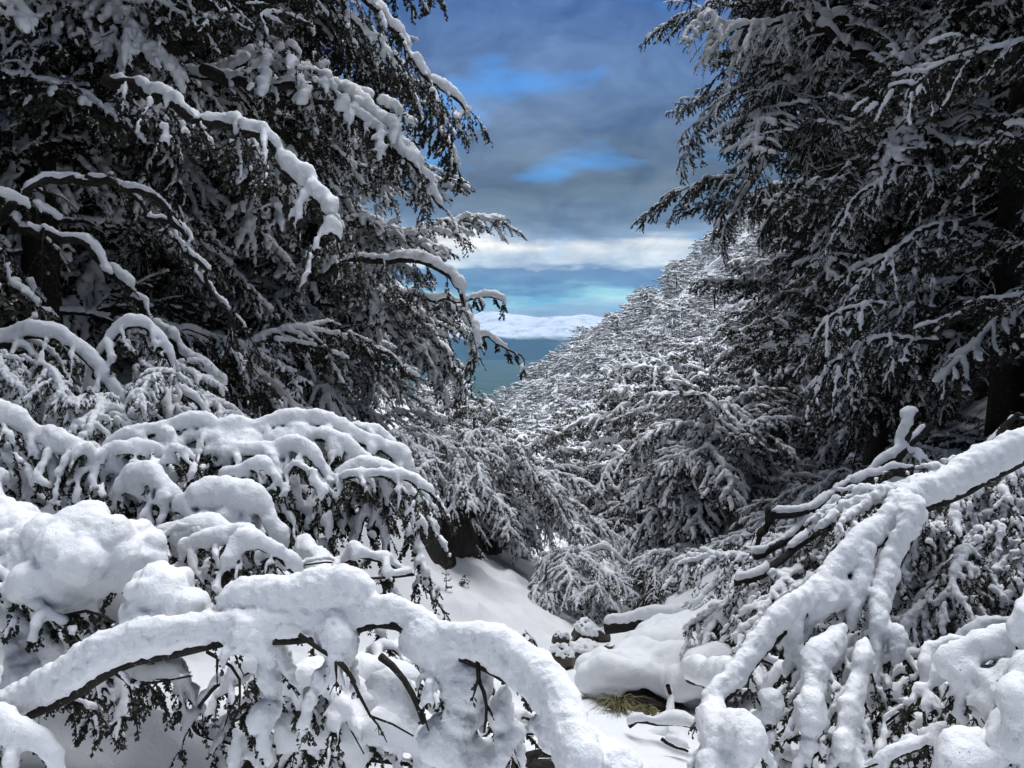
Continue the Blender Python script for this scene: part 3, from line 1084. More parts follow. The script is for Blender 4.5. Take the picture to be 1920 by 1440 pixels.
# rounded heaps left of it
traced('snowy_branch', 'branch ends buried in a big rounded dome of snow', 'branch', [
    ([(-520, 1500, 2.9), (-300, 1150, 2.5), (-60, 1075, 2.2), (30, 1118, 2.2), (95, 1160, 2.18), (145, 1190, 2.15), (160, 1235, 2.15)], 0.008, 0.003, 0.02, dict(cover=0.4, tw=20, tl=0.12, td=1.2, tt=0.02, tcov=0.55, lv=26, ls=0.013)),
    ([(95, 1160, 2.18), (160, 1150, 2.17), (215, 1165, 2.15), (205, 1190, 2.15)], 0.005, 0.003, None, dict(tw=30, tl=0.07, td=1.0, tt=0.01, tcov=0.3, lv=22, ls=0.012)),
    ([(60, 1120, 2.3), (120, 1140, 2.3), (140, 1180, 2.28), (150, 1215, 2.27)], 0, 0, (0.06, 0.07, 0.055, 0.03), dict(high=1.2, seat=0.2, lvs=80)),
    ([(-60, 1075, 2.2), (-50, 1160, 2.25), (50, 1210, 2.3), (110, 1260, 2.3)], 0.006, 0.002, (0.05, 0.05, 0.06, 0.05), dict(high=1.2, tw=14, tl=0.15, tt=0.03, lv=30, ls=0.013)),
    ([(-60, 1075, 2.2), (-90, 1300, 2.0), (20, 1405, 1.9), (70, 1420, 1.9), (110, 1470, 1.9)], 0.006, 0.003, (0.03, 0.03, 0.04, 0.04, 0.03), dict(tw=12, tl=0.1, tt=0.02)),
], 32, 0.0075, heaps=[(165, 1030, 2.3, 0.155, 60, 0.75), (235, 1040, 2.32, 0.115, 40, 0.8), (95, 1075, 2.28, 0.13, 46, 0.7), (300, 1108, 2.05, 0.08, 70, 0.85),
                      (60, 1010, 2.35, 0.10, 30, 0.6), (0, 1000, 2.4, 0.13, 40, 0.7), (20, 1085, 2.35, 0.11, 30, 0.8), (340, 1145, 2.05, 0.085, 30, 0.7), (275, 1160, 2.03, 0.07, 30, 0.8)], disp=0.012, dsize=0.04)

# bent over bush behind them
arc = dict(high=1.5, lump=0.10, lumpy=0.9, kink=0.05, tw=15, tl=0.20, td=1.1, tt=0.026, tcov=0.8, lv=26, ls=0.013, sub=5)
hang = dict(high=1.2, lump=0.08, lumpy=1.0, kink=0.05, tw=18, tl=0.15, td=1.2, tt=0.025, tcov=0.78, lv=26, ls=0.013, sub=5)
traced('bent_bush', 'bush bowed to the ground under deep snow, arching stems ending beside the open slope', 'bush', [
    ([(200, 860, 3.2), (250, 828, 3.2), (340, 803, 3.25), (440, 800, 3.25), (508, 800, 3.3), (600, 803, 3.3), (660, 812, 3.3), (715, 855, 3.3), (760, 910, 3.3), (783, 980, 3.3), (785, 1040, 3.3)], 0.012, 0.004, (0.031, 0.034, 0.037, 0.034, 0.037, 0.034, 0.037, 0.037, 0.041, 0.037, 0.027), arc),
    ([(-560, 1180, 3.6), (-400, 850, 3.4), (-200, 745, 3.2), (-60, 765, 3.1), (20, 790, 3.1), (60, 822, 3.1), (110, 848, 3.1), (165, 868, 3.1), (230, 898, 3.1), (290, 930, 3.1), (345, 962, 3.1)], 0.012, 0.004, (0.034, 0.035, 0.034, 0.034, 0.034, 0.041, 0.041, 0.034), arc),
    ([(250, 880, 3.2), (330, 870, 3.2), (430, 868, 3.15), (520, 850, 3.15), (570, 852, 3.12), (600, 880, 3.1), (618, 930, 3.1), (620, 975, 3.1)], 0.010, 0.003, (0.034, 0.034, 0.034, 0.031, 0.031, 0.031, 0.027, 0.020), arc),
    ([(400, 880, 3.2), (450, 862, 3.2), (500, 866, 3.15), (525, 895, 3.12), (545, 940, 3.1), (548, 990, 3.1)], 0.009, 0.003, (0.034, 0.031, 0.031, 0.031, 0.034, 0.027), arc),
    ([(520, 840, 3.25), (600, 830, 3.25), (660, 860, 3.2), (680, 920, 3.2), (672, 990, 3.2), (660, 1060, 3.2)], 0.009, 0.003, (0.031, 0.034, 0.034, 0.037, 0.037, 0.034), hang),
    ([(640, 850, 3.25), (700, 880, 3.22), (725, 930, 3.2), (720, 980, 3.2), (715, 1050, 3.2)], 0.008, 0.003, (0.031, 0.034, 0.034, 0.034, 0.027), hang),
    ([(760, 960, 3.3), (785, 1030, 3.3), (795, 1085, 3.3), (800, 1125, 3.3)], 0.006, 0.002, (0.027, 0.027, 0.020, 0.014), dict(hang, tcov=0.6, lv=30)),
    ([(690, 1000, 3.15), (715, 1060, 3.15), (735, 1110, 3.15)], 0.006, 0.002, (0.024, 0.024, 0.014), dict(hang, tcov=0.55, lv=30)),
    ([(250, 905, 3.0), (300, 925, 2.95), (345, 975, 2.95), (350, 1010, 2.95)], 0.007, 0.003, (0.041, 0.041, 0.037, 0.027), hang),
    ([(330, 960, 2.9), (400, 940, 2.9), (460, 955, 2.9), (500, 1005, 2.9), (515, 1040, 2.9)], 0.008, 0.003, (0.037, 0.051, 0.058, 0.051, 0.034), hang),
    ([(300, 1010, 2.75), (380, 1005, 2.75), (430, 1040, 2.75), (470, 1090, 2.75)], 0.008, 0.003, (0.048, 0.054, 0.058, 0.048), hang),
    ([(420, 1060, 2.7), (480, 1065, 2.7), (500, 1110, 2.7)], 0.006, 0.003, (0.041, 0.051, 0.034), hang),
    ([(560, 1010, 2.9), (580, 1070, 2.85), (600, 1120, 2.8)], 0.006, 0.003, (0.041, 0.061, 0.068), dict(hang, high=1.4)),
    ([(0, 850, 3.1), (40, 880, 3.1), (55, 930, 3.1), (45, 975, 3.1)], 0.006, 0.003, (0.031, 0.034, 0.034, 0.020), hang),
    ([(90, 855, 3.1), (115, 900, 3.1), (125, 950, 3.1), (120, 985, 3.1)], 0.006, 0.003, (0.027, 0.034, 0.034, 0.024), hang),
    ([(-60, 880, 3.0), (-20, 920, 3.0), (10, 990, 2.9)], 0.006, 0.003, (0.048, 0.054, 0.054), hang),
] + arcs(34, 230, 720, 812, 1010, 3.0, 3.4, 9, (1,), (70, 170), (0.018, 0.030)) + arcs(12, -20, 260, 850, 960, 3.0, 3.3, 10, (1, -1), (60, 130), (0.018, 0.030)), 33, 0.009, heaps=[(330, 850, 3.25, 0.12, 30, 0.6), (440, 835, 3.25, 0.12, 30, 0.6), (560, 825, 3.3, 0.12, 30, 0.5), (290, 900, 3.1, 0.12, 30, 0.7), (420, 985, 2.95, 0.15, 30, 0.6)], disp=0.014, dsize=0.04)

# the leaning trunk on the right with its two forks
fat = dict(high=2.2, seat=1.05, lump=0.12, lumpy=0.8)
traced('leaning_trunk', 'leaning dark trunk carrying a thick ridge of snow and forking downwards', 'tree trunk', [
    ([(2400, 1290, 3.5), (2330, 1010, 3.3), (2190, 840, 3.0), (2050, 805, 2.8), (1920, 865, 2.65), (1820, 915, 2.6), (1717, 960, 2.5), (1630, 1025, 2.45), (1555, 1098, 2.4), (1478, 1172, 2.3), (1425, 1235, 2.25), (1383, 1288, 2.2), (1330, 1325, 2.15)], 0.038, 0.010,
     (0.02, 0.03, 0.045, 0.056, 0.052, 0.052, 0.052, 0.048, 0.048, 0.046, 0.042, 0.04, 0.032), fat),
    ([(1715, 965, 2.48), (1700, 1020, 2.42), (1680, 1075, 2.4), (1655, 1150, 2.35), (1650, 1200, 2.3), (1640, 1260, 2.28), (1626, 1335, 2.25)], 0.017, 0.005, (0.048, 0.046, 0.045, 0.045, 0.038, 0.034, 0.026), dict(high=1.8, seat=0.95)),
    ([(1640, 1030, 2.42), (1622, 1090, 2.4), (1610, 1130, 2.38), (1598, 1190, 2.35)], 0.012, 0.004, (0.045, 0.045, 0.04, 0.03), dict(high=1.5, seat=0.9)),
    ([(1600, 1140, 2.4), (1560, 1135, 2.38), (1530, 1160, 2.36), (1510, 1200, 2.35)], 0.006, 0.003, (0.045, 0.055, 0.055, 0.04), dict(high=1.3, tw=8, tl=0.12)),
    ([(1500, 1165, 2.32), (1490, 1230, 2.3), (1478, 1270, 2.3)], 0.005, 0.002, (0.05, 0.05, 0.03), dict(high=1.2, tw=16, tl=0.14, tt=0.025, lv=24)),
    # hanging clumps at the end of the forks
    ([(1590, 1180, 2.3), (1560, 1230, 2.25), (1545, 1280, 2.2), (1535, 1350, 2.15), (1530, 1450, 2.1)], 0.006, 0.003, (0.036, 0.040, 0.042, 0.038, 0.03), dict(high=1.4, seat=0.6, lvs=90)),
    ([(1620, 1200, 2.25), (1610, 1270, 2.2), (1600, 1330, 2.15), (1595, 1390, 2.1), (1610, 1470, 2.1)], 0.005, 0.003, (0.038, 0.042, 0.042, 0.045, 0.045), dict(high=1.4, seat=0.6, lvs=90)),
    ([(1660, 1180, 2.3), (1680, 1240, 2.28), (1670, 1300, 2.28), (1660, 1350, 2.28)], 0.005, 0.002, (0.05, 0.04, 0.03, 0.02), dict(tw=20, tl=0.13, tt=0.02, tcov=0.6, lv=26)),
    ([(1383, 1285, 2.18), (1365, 1310, 2.15), (1352, 1330, 2.15)], 0.009, 0.005, None),
    ([(1380, 1310, 2.15), (1390, 1350, 2.12), (1388, 1390, 2.1)], 0.004, 0.003, None, dict(tw=12, tl=0.08, tt=0.01, tcov=0.4)),
    ([(1340, 1325, 2.15), (1310, 1350, 2.1), (1320, 1400, 2.05), (1330, 1470, 2.0)], 0, 0, (0.045, 0.055, 0.06, 0.065), dict(high=1.2, seat=0.2, lvs=60)),
    ([(1365, 1350, 2.05), (1375, 1400, 2.0), (1370, 1470, 2.0)], 0, 0, (0.045, 0.055, 0.06), dict(high=1.1, seat=0.2, lvs=60)),
    ([(1420, 1310, 2.2), (1445, 1350, 2.2), (1430, 1400, 2.2), (1440, 1450, 2.2)], 0.004, 0.002, (0.04, 0.05, 0.035, 0.03), dict(tw=16, tl=0.13, tt=0.025, tcov=0.7, lv=24)),
], 34, 0.0072, disp=0.015, dsize=0.032)

traced('snowy_branch', 'lumpy snow clad branch hanging in thick clods below the leaning trunk', 'branch', [
    ([(2330, 1420, 2.5), (2200, 1150, 2.2), (2060, 1055, 1.9), (1930, 1150, 1.8), (1900, 1210, 1.78), (1905, 1245, 1.78)], 0.016, 0.006, (0.03, 0.04, 0.05, 0.06, 0.05, 0.03), dict(high=1.6)),
    ([(1920, 1190, 1.85), (1850, 1215, 1.85), (1810, 1260, 1.85), (1800, 1320, 1.85), (1815, 1380, 1.85)], 0.006, 0.003, (0.04, 0.045, 0.045, 0.04, 0.03), dict(high=1.4, seat=0.6, lvs=60)),
    ([(1920, 1230, 1.75), (1880, 1290, 1.72), (1870, 1350, 1.7), (1880, 1470, 1.68)], 0.006, 0.003, (0.045, 0.05, 0.05, 0.06), dict(high=1.4, seat=0.6, lvs=40)),
    ([(1840, 1400, 1.75), (1800, 1440, 1.72), (1830, 1480, 1.7)], 0, 0, (0.07, 0.08, 0.09), dict(seat=0.3)),
], 35, 0.0085, heaps=[(1915, 1300, 1.8, 0.10, 40, 0.9), (1935, 1400, 1.7, 0.10, 40, 0.9)], disp=0.016, dsize=0.045)
traced('snowy_stick', 'short dark stick with a cap of snow crossing below the forked trunk', 'branch', [
    ([(1670, 1310, 2.9), (1710, 1296, 2.9), (1745, 1278, 2.9), (1790, 1250, 2.9)], 0.012, 0.010, (0.04, 0.055, 0.055, 0.05), dict(high=1.8, tw=5, tl=0.06, tt=0.01, lv=2, sub=0))], 36, 0.009)

# foliage to the right of and behind the leaning trunk
rng0 = random.Random(5)
rs = []
for k in range(44):
    px, py = rng0.uniform(1690, 1990), rng0.uniform(900, 1240)
    if (py - 900) < (1900 - px) * 0.55 - 30:
        py += 90
    rs.append((px, py, rng0.uniform(3.0, 3.7), rng0.choice((150, 190, 215, 240)), rng0.uniform(0.34, 0.5)))
bush('snowy_bush', 'tangled snowy bush filling the space under the leaning trunk', 'bush', [
    ([(1960, 960, 3.5), (1850, 985, 3.5), (1760, 1030, 3.45), (1700, 1110, 3.4)], 0.010, 0.004, 0.04, dict(tw=8, tl=0.2)),
    ([(1980, 1060, 3.4), (1880, 1070, 3.4), (1790, 1120, 3.35), (1730, 1190, 3.3)], 0.010, 0.004, 0.04, dict(tw=8, tl=0.2)),
    ([(1980, 1150, 3.3), (1900, 1150, 3.3), (1830, 1190, 3.3), (1790, 1240, 3.3)], 0.009, 0.004, 0.04, dict(tw=8, tl=0.2)),
], rs, HEAVY, 37)
rs = []
for k in range(46):
    f = rng0.random()
    px = 1430 + 290 * f + rng0.uniform(-30, 60)
    py = 1100 - 180 * f + rng0.uniform(-10, 110)
    rs.append((px, py, rng0.uniform(4.6, 5.6), rng0.choice((150, 180, 205, 230)), rng0.uniform(0.32, 0.5)))
bush('snowy_bush', 'low snowy brush sprawling between the fallen stems and the leaning trunk', 'bush', [
    ([(1700, 900, 5.2), (1600, 960, 5.2), (1500, 1040, 5.1), (1420, 1100, 5.0)], 0.012, 0.005, 0.045, dict(tw=6, tl=0.3)),
], rs, HEAVY, 38)
for j, (pp, r0, t, lab) in enumerate((
    ([(1740, 800, 6.3), (1689, 848, 6.2), (1640, 880, 6.2), (1578, 912, 6.1), (1530, 948, 6.0), (1500, 962, 5.9), (1452, 966, 5.9)], 0.035, 0.05, 'fallen snow topped stem with a broken splinter, uppermost of the straight stems'),
    ([(1720, 880, 6.0), (1640, 900, 6.0), (1580, 935, 5.9), (1530, 975, 5.9), (1470, 1010, 5.8), (1410, 1045, 5.7)], 0.034, 0.045, 'straight fallen stem lying under the splintered stem'),
    ([(1445, 958, 5.9), (1428, 1000, 5.9), (1400, 1045, 5.85), (1380, 1070, 5.8)], 0.032, 0.04, 'short steep brown stem propped under the fallen stems'),
    ([(1700, 920, 5.7), (1600, 962, 5.7), (1500, 1030, 5.6), (1440, 1070, 5.5), (1375, 1092, 5.5)], 0.030, 0.045, 'fallen stem closest to the low snowy brush'))):
    pp = [(x_, y_, d_ * 0.84) for (x_, y_, d_) in pp]
    extra = [([(1548, 928, 5.05), (1560, 912, 5.05), (1574, 890, 5.05)], 0.02, 0.002, 0.012)] if j == 0 else []
    if j == 0:
        extra.append(([(1690, 848, 5.2), (1700, 820, 5.2), (1706, 790, 5.2), (1716, 776, 5.2)], 0.03, 0.02, (0.05, 0.05, 0.06, 0.07), dict(high=1.5, tw=6, tl=0.25)))
    traced('fallen_tree', lab, 'fallen tree', [(pp, r0, r0 * 0.7, t * 0.7, dict(high=1.4, lump=0.2, cover=0.9, lumpy=1.1, kink=0.05, tw=3, tl=0.25, tt=0.018, lv=10))] + extra, 40 + j, 0.012, group='fallen stems on the right bank')
traced('broken_stump', 'pointed broken stump behind the thick end of the leaning trunk', 'stump', [
    ([(1840, 880, 4.6), (1870, 830, 4.6), (1895, 790, 4.6), (1908, 775, 4.6)], 0.07, 0.008, (0.06, 0.05, 0.03, 0.02), dict(high=1.2, seat=0.7))], 46, 0.012)


# ------------------------------------------------------------------ limbs that stand out against the trees
big = dict(high=1.3, lump=0.12, lumpy=1.3, cover=0.9, kink=0.09, tw=9, tl=0.42, td=1.1, tt=0.028, tcov=0.72, lv=30, ls=0.019, sub=7)
bare = dict(high=1.2, lump=0.2, lumpy=0.9, cover=0.9, kink=0.12, tw=5, tl=0.5, td=0.9, tt=0.016, tcov=0.8, lv=8, ls=0.018, sub=4)
T1 = TREES[11]
traced_limb(T1, [([(200, 150, 5.2), (340, 205, 4.9), (420, 230, 4.8), (480, 270, 4.7), (545, 320, 4.6), (600, 390, 4.5), (635, 460, 4.5)], 0.045, 0.010, (0.036, 0.043, 0.043, 0.043, 0.050, 0.072, 0.036), big)], 61)
traced_limb(T1, [([(-60, 420, 4.8), (0, 405, 4.8), (50, 420, 4.8), (110, 440, 4.8), (160, 470, 4.8), (200, 520, 4.8)], 0.035, 0.015, (0.036, 0.036, 0.032, 0.029, 0.043, 0.036), bare),
                 ([(0, 405, 4.8), (50, 355, 4.9), (95, 330, 5.0), (160, 325, 5.0), (220, 345, 5.0), (290, 395, 5.0), (350, 455, 5.0), (390, 520, 5.0), (440, 640, 5.0), (470, 720, 5.0)], 0.03, 0.006, (0.032, 0.032, 0.032, 0.029, 0.029, 0.029, 0.025, 0.022, 0.018, 0.014), bare),
                 ([(160, 330, 5.0), (240, 370, 5.05), (300, 430, 5.05), (370, 500, 5.0), (420, 590, 5.0), (450, 700, 5.0)], 0.015, 0.005, 0.03, bare)], 62)
traced_limb(T1, [([(180, 480, 5.2), (250, 555, 5.2), (310, 620, 5.2), (360, 670, 5.2), (430, 720, 5.2)], 0.03, 0.012, 0.045, bare)], 63)
T2 = TREES[12]
traced_limb(T2, [([(380, 130, 6.6), (470, 158, 6.5), (560, 172, 6.4), (640, 205, 6.3), (700, 245, 6.3), (760, 285, 6.2), (800, 340, 6.2), (820, 400, 6.2)], 0.05, 0.012, (0.043, 0.043, 0.043, 0.043, 0.050, 0.058, 0.058, 0.036), big)], 64)
traced_limb(T2, [([(420, -10, 6.6), (500, 0, 6.5), (600, -40, 6.3), (700, 10, 6.2), (750, 55, 6.2), (772, 90, 6.2), (790, 140, 6.2), (830, 165, 6.2), (858, 200, 6.2), (852, 255, 6.2)], 0.04, 0.008, (0.036, 0.036, 0.036, 0.043, 0.065, 0.058, 0.043, 0.050, 0.043, 0.022), big),
                 ([(640, 0, 6.3), (680, 60, 6.3), (720, 100, 6.3), (715, 135, 6.3)], 0.015, 0.005, (0.036, 0.043, 0.043, 0.029), big)], 65)
traced_limb(T2, [([(250, 110, 6.4), (350, 75, 6.4), (430, 25, 6.4), (520, -20, 6.4)], 0.06, 0.04, 0.02, dict(bare, cover=0.5))], 66)
T3 = TREES[13]
traced_limb(T3, [([(600, 520, 7.6), (660, 492, 7.4), (740, 484, 7.3), (810, 496, 7.2), (850, 525, 7.2), (875, 575, 7.2), (890, 640, 7.2), (890, 720, 7.2)], 0.04, 0.008, (0.036, 0.043, 0.043, 0.047, 0.050, 0.058, 0.058, 0.029), dict(big, tw=7, tl=0.4, td=1.8))], 67)
traced_limb(T3, [([(800, 560, 8.0), (870, 572, 8.0), (915, 556, 8.0), (938, 562, 8.0), (940, 580, 8.0)], 0.015, 0.005, 0.04, dict(big, tl=0.16)),
                 ([(880, 640, 8.0), (925, 636, 8.0), (955, 648, 8.0), (975, 668, 8.0), (980, 695, 8.0)], 0.012, 0.005, 0.03, dict(big, tl=0.14, tt=0.022))], 68)
R1 = TREES[21]
traced_limb(R1, [([(1800, 170, 11.5), (1740, 140, 11.4), (1680, 95, 11.3), (1610, 55, 11.2), (1540, 30, 11.1), (1480, 15, 11.0)], 0.09, 0.03, (0.10, 0.11, 0.11, 0.10, 0.10, 0.07), dict(bare, tl=0.9, tt=0.035)),
                 ([(1690, 190, 11.4), (1640, 130, 11.2), (1590, 85, 11.1), (1540, 55, 11.0), (1500, 35, 11.0)], 0.09, 0.04, (0.09, 0.11, 0.11, 0.10, 0.08), dict(bare, tl=0.9, tt=0.035))], 71, 0.02)
traced_limb(R1, [([(1540, 30, 11.2), (1470, 42, 11.2), (1400, 48, 11.2), (1330, 55, 11.2), (1300, 30, 11.2)], 0.03, 0.01, 0.06, dict(big, tt=0.05, tl=0.7))], 72, 0.02)
R2 = TREES[22]
traced_limb(R2, [([(1850, 340, 8.0), (1760, 320, 7.9), (1690, 320, 7.8), (1630, 350, 7.7), (1590, 390, 7.7), (1580, 420, 7.7)], 0.03, 0.008, 0.024, dict(big, kink=0.05, cover=0.75, tw=14, tl=0.5)),
                 ([(1830, 410, 7.6), (1740, 430, 7.5), (1670, 470, 7.4), (1620, 510, 7.4), (1595, 570, 7.4)], 0.03, 0.008, 0.024, dict(big, kink=0.05, cover=0.75, tw=14, tl=0.5)),
                 ([(1760, 580, 7.2), (1650, 570, 7.2), (1590, 585, 7.1), (1555, 610, 7.1), (1560, 640, 7.1)], 0.025, 0.01, 0.026, dict(big, kink=0.05, cover=0.75, tw=14, tl=0.5)),
                 ([(1760, 640, 7.0), (1640, 640, 7.0), (1570, 670, 7.0), (1535, 720, 7.0)], 0.025, 0.01, 0.026, dict(big, kink=0.05, cover=0.75, tw=14, tl=0.5))], 73)


# ------------------------------------------------------------------ things in the stream bed and on the slopes
def ground_hit(px, py):
    d = np.linspace(1.5, 60, 2400)
    P = CAM + d[:, None] * (FWD + RIGHT * (px - 960) / F + UPV * (720 - py) / F)[None, :]
    below = P[:, 2] < ground_z(P[:, 0], P[:, 1])
    i = int(np.argmax(below)) if below.any() else len(d) - 1
    return P[i], float(d[i])


def ico(sub):
    import bmesh
    bm = bmesh.new()
    bmesh.ops.create_icosphere(bm, subdivisions=sub, radius=1.0)
    bm.verts.ensure_lookup_table()
    V = np.array([v.co[:] for v in bm.verts])
    T = np.array([[v.index for v in f.verts] for f in bm.faces])
    bm.free()
    return V, T


ICO_V, ICO_T = ico(4)


def rock_verts(sx, sy, sz, seed):
    n = ICO_V
    k = 1 + 0.45 * fbm(n[:, 0] * 1.3 + seed * 7.3 + n[:, 2] * 0.9 + 50, n[:, 1] * 1.3 + n[:, 2] * 1.1 + 50, 4, seed)
    V = n * k[:, None]
    c = np.random.default_rng(seed).normal(0, 1, (7, 3))      # flattened faces
    c /= np.linalg.norm(c, axis=1, keepdims=True)
    for q in c:
        h = V @ q
        V = V - np.maximum(h - 0.74, 0)[:, None] * q * 0.85
    return V * np.array((sx, sy, sz))


def boulder(label, px, py, w, h, seed, cap=1.0, d=None):
    if d is None:
        p, d = ground_hit(px, py + h * 0.35)
    c = at(px, py, d)
    m = d / F
    sx, sz = w * m * 0.5, h * m * 0.5
    root = thing('boulder', label, 'boulder', c, 'boulders in the stream bed')
    V = rock_verts(sx * 1.15, sx * 1.05, sz * 1.1, seed)
    ang = seed * 1.7
    tilt = 0.35 * math.sin(seed * 2.3)
    V = np.stack([V[:, 0] * math.cos(tilt) + V[:, 2] * math.sin(tilt), V[:, 1], -V[:, 0] * math.sin(tilt) + V[:, 2] * math.cos(tilt)], 1)
    V = V + 0.16 * sx * np.stack([fbm(V[:, 1] / sx * 1.6 + 9 + seed, V[:, 2] / sx * 1.6 + 4, 4, 3), fbm(V[:, 0] / sx * 1.6 + 2, V[:, 2] / sx * 1.6 + seed, 4, 5), fbm(V[:, 0] / sx * 1.6 + 7, V[:, 1] / sx * 1.6 + seed, 4, 7)], 1) * 2
    V[:, 2] -= sz * 0.25
    obj('stone', mesh_from('stone', V, ICO_T, None, (ROCK,)), root)
    if cap:
        rng = np.random.default_rng(seed)
        top = V[V[:, 2] + 0.25 * V[:, 0] > sz * (0.42 if cap == 1.0 else 0.12)]
        top = top[rng.random(len(top)) < 0.85]
        r = sx * 0.15 * (0.6 + 0.8 * rng.random(len(top)))
        top = top + np.array((0, 0, 1.0)) * (r * 0.7)[:, None] * np.clip(top[:, 2:3] / sz, 0.2, 1)
        SV, SQ, ST = snow_arrays(top, r, max(0.01, sx * 0.06), 0.02, 0.07, 4)
        obj('snow_cap', mesh_from('snow_cap', SV, ST if len(ST) else None, SQ, (SNOW,)), root)


boulder('rounded boulder under a tall snow cap beside the fallen log', 1098, 1185, 52, 48, 1, 0.5)
boulder('wet brown boulder with the darkest bare face in the stream', 1050, 1238, 50, 52, 2, 1.0)
boulder('broad brown boulder with a thin snow edge right of the darkest boulder', 1097, 1228, 66, 46, 3, 1.0)
boulder('small snow capped stone at the foot of the open slope', 1052, 1196, 28, 34, 4, 0.5)
boulder('small brown stone tucked against the tall capped boulder', 1132, 1192, 26, 34, 5, 1.0)
boulder('low brown stone at the edge of the snow hump', 1146, 1218, 30, 22, 6, 1.0)
boulder('stone poking out above the fallen log under the mid slope bush', 1160, 1148, 34, 24, 7, 1.0)


def build_bank():
    ny, nx = 110, 34
    Y, Lf = np.meshgrid(np.linspace(8.6, 12.6, ny), np.linspace(1.40, 2.15, nx), indexing='ij')
    X = stream_x(Y) - 0.25 - Lf + 0.25 * fbm(Y * 0.9, Y * 0 + 3.1, 3, 8)
    edge = np.sin(np.linspace(0, math.pi, nx))[None, :] * np.sin(np.linspace(0, math.pi, ny))[:, None] ** 0.6
    rough = fbm(X * 4, Y * 4, 5, 31)
    Z = ground_z(X, Y) - 0.10 + edge * (0.16 + 0.45 * rough)
    X = X + edge * (0.16 + 0.5 * fbm(Y * 2.5, Lf * 6, 4, 41))
    V = np.stack([X, Y, Z], -1).reshape(-1, 3)
    i = np.arange(ny - 1)[:, None] * nx + np.arange(nx - 1)[None, :]
    Q = np.stack([i, i + 1, i + nx + 1, i + nx], -1).reshape(-1, 4)
    tag(obj('earth_bank', mesh_from('earth_bank', V, None, Q, (EARTH,))), kind='structure')


build_bank()


def build_water():
    yy = np.linspace(6.9, 8.6, 20)
    V, Q = [], []
    for k, y in enumerate(yy):
        xs = float(stream_x(y)) + 0.10 * math.sin(y * 2.1)
        w = 0.06 + 0.02 * math.sin(y * 3.7)
        z = max(float(ground_z(xs - w, y)), float(ground_z(xs + w, y)), float(ground_z(xs, y))) + 0.012
        V += [(xs - w, y, z), (xs + w, y, z)]
        if k:
            Q.append((2 * k - 2, 2 * k - 1, 2 * k + 1, 2 * k))
    tag(obj('stream_water', mesh_from('stream_water', V, None, Q, (WATER,))), kind='structure')


build_water()

# hump of snow, its overhanging lip, and the hollow with grass beneath
traced('snow_hump', 'smooth hump of snow ending in an overhanging lip above the grassy hollow', 'snow bank', [
    ([(1095, 1290, 4.9), (1120, 1282, 4.9), (1180, 1275, 4.9), (1250, 1278, 4.8), (1320, 1285, 4.6), (1400, 1300, 4.4)], 0, 0, (0.09, 0.11, 0.10, 0.12, 0.11, 0.10), dict(high=1.3, seat=0.3, lumpy=1.2, lump=0.25, kink=0.15)),
    ([(1150, 1265, 5.3), (1210, 1240, 5.5), (1270, 1235, 5.5), (1340, 1250, 5.3)], 0, 0, (0.16, 0.22, 0.24, 0.22), dict(high=1.2, seat=0.2, lumpy=0.3)),
    ([(1190, 1225, 5.9), (1230, 1200, 6.0), (1280, 1205, 6.0), (1340, 1215, 5.9)], 0, 0, (0.16, 0.22, 0.24, 0.20), dict(high=1.2, seat=0.1, lumpy=0.3)),
], 81, 0.016, heaps=[(1150, 1268, 5.05, 0.24, 50, 0.45), (1215, 1258, 5.15, 0.28, 50, 0.45), (1290, 1262, 5.0, 0.28, 50, 0.45), (1250, 1225, 5.6, 0.30, 50, 0.4)], disp=0.03, dsize=0.16, smooth=8)
base = at(1205, 1345, 4.9)
hol = obj('earth_hollow', mesh_from('earth_hollow', rock_verts(0.30, 0.22, 0.20, 12) + base, ICO_T, None, (EARTH,)))
tag(hol, kind='structure')


def tussock(label, px, py, d, nb, h, seed):
    rng = np.random.default_rng(seed)
    c = at(px, py, d)
    V, T = [], []
    for k in range(nb):
        a = rng.uniform(0, 6.28)
        b = np.array((math.cos(a), math.sin(a), 0)) * rng.uniform(0, 0.05)
        lean = np.array((rng.normal(-0.3, 0.6), rng.normal(-0.6, 0.5), 0))
        hh = h * rng.uniform(0.5, 1.1)
        w = np.array((rng.normal(), rng.normal(), 0)) * 0.0022
        pts = [b + lean * hh * f * f + np.array((0, 0, hh * (f - 0.75 * f ** 3))) for f in (0, 0.35, 0.7, 1.0)]
        n = len(V)
        V += [pts[0] - w, pts[0] + w, pts[1] - w, pts[1] + w, pts[2] - w * 0.7, pts[2] + w * 0.7, pts[3]]
        T += [(n, n + 1, n + 3), (n, n + 3, n + 2), (n + 2, n + 3, n + 5), (n + 2, n + 5, n + 4), (n + 4, n + 5, n + 6)]
    o = obj('grass_tussock', mesh_from('grass_tussock', np.array(V), np.array(T), None, (GRASS,)))
    o.location = c
    tag(o, label, 'grass', 'tussocks in the hollow')


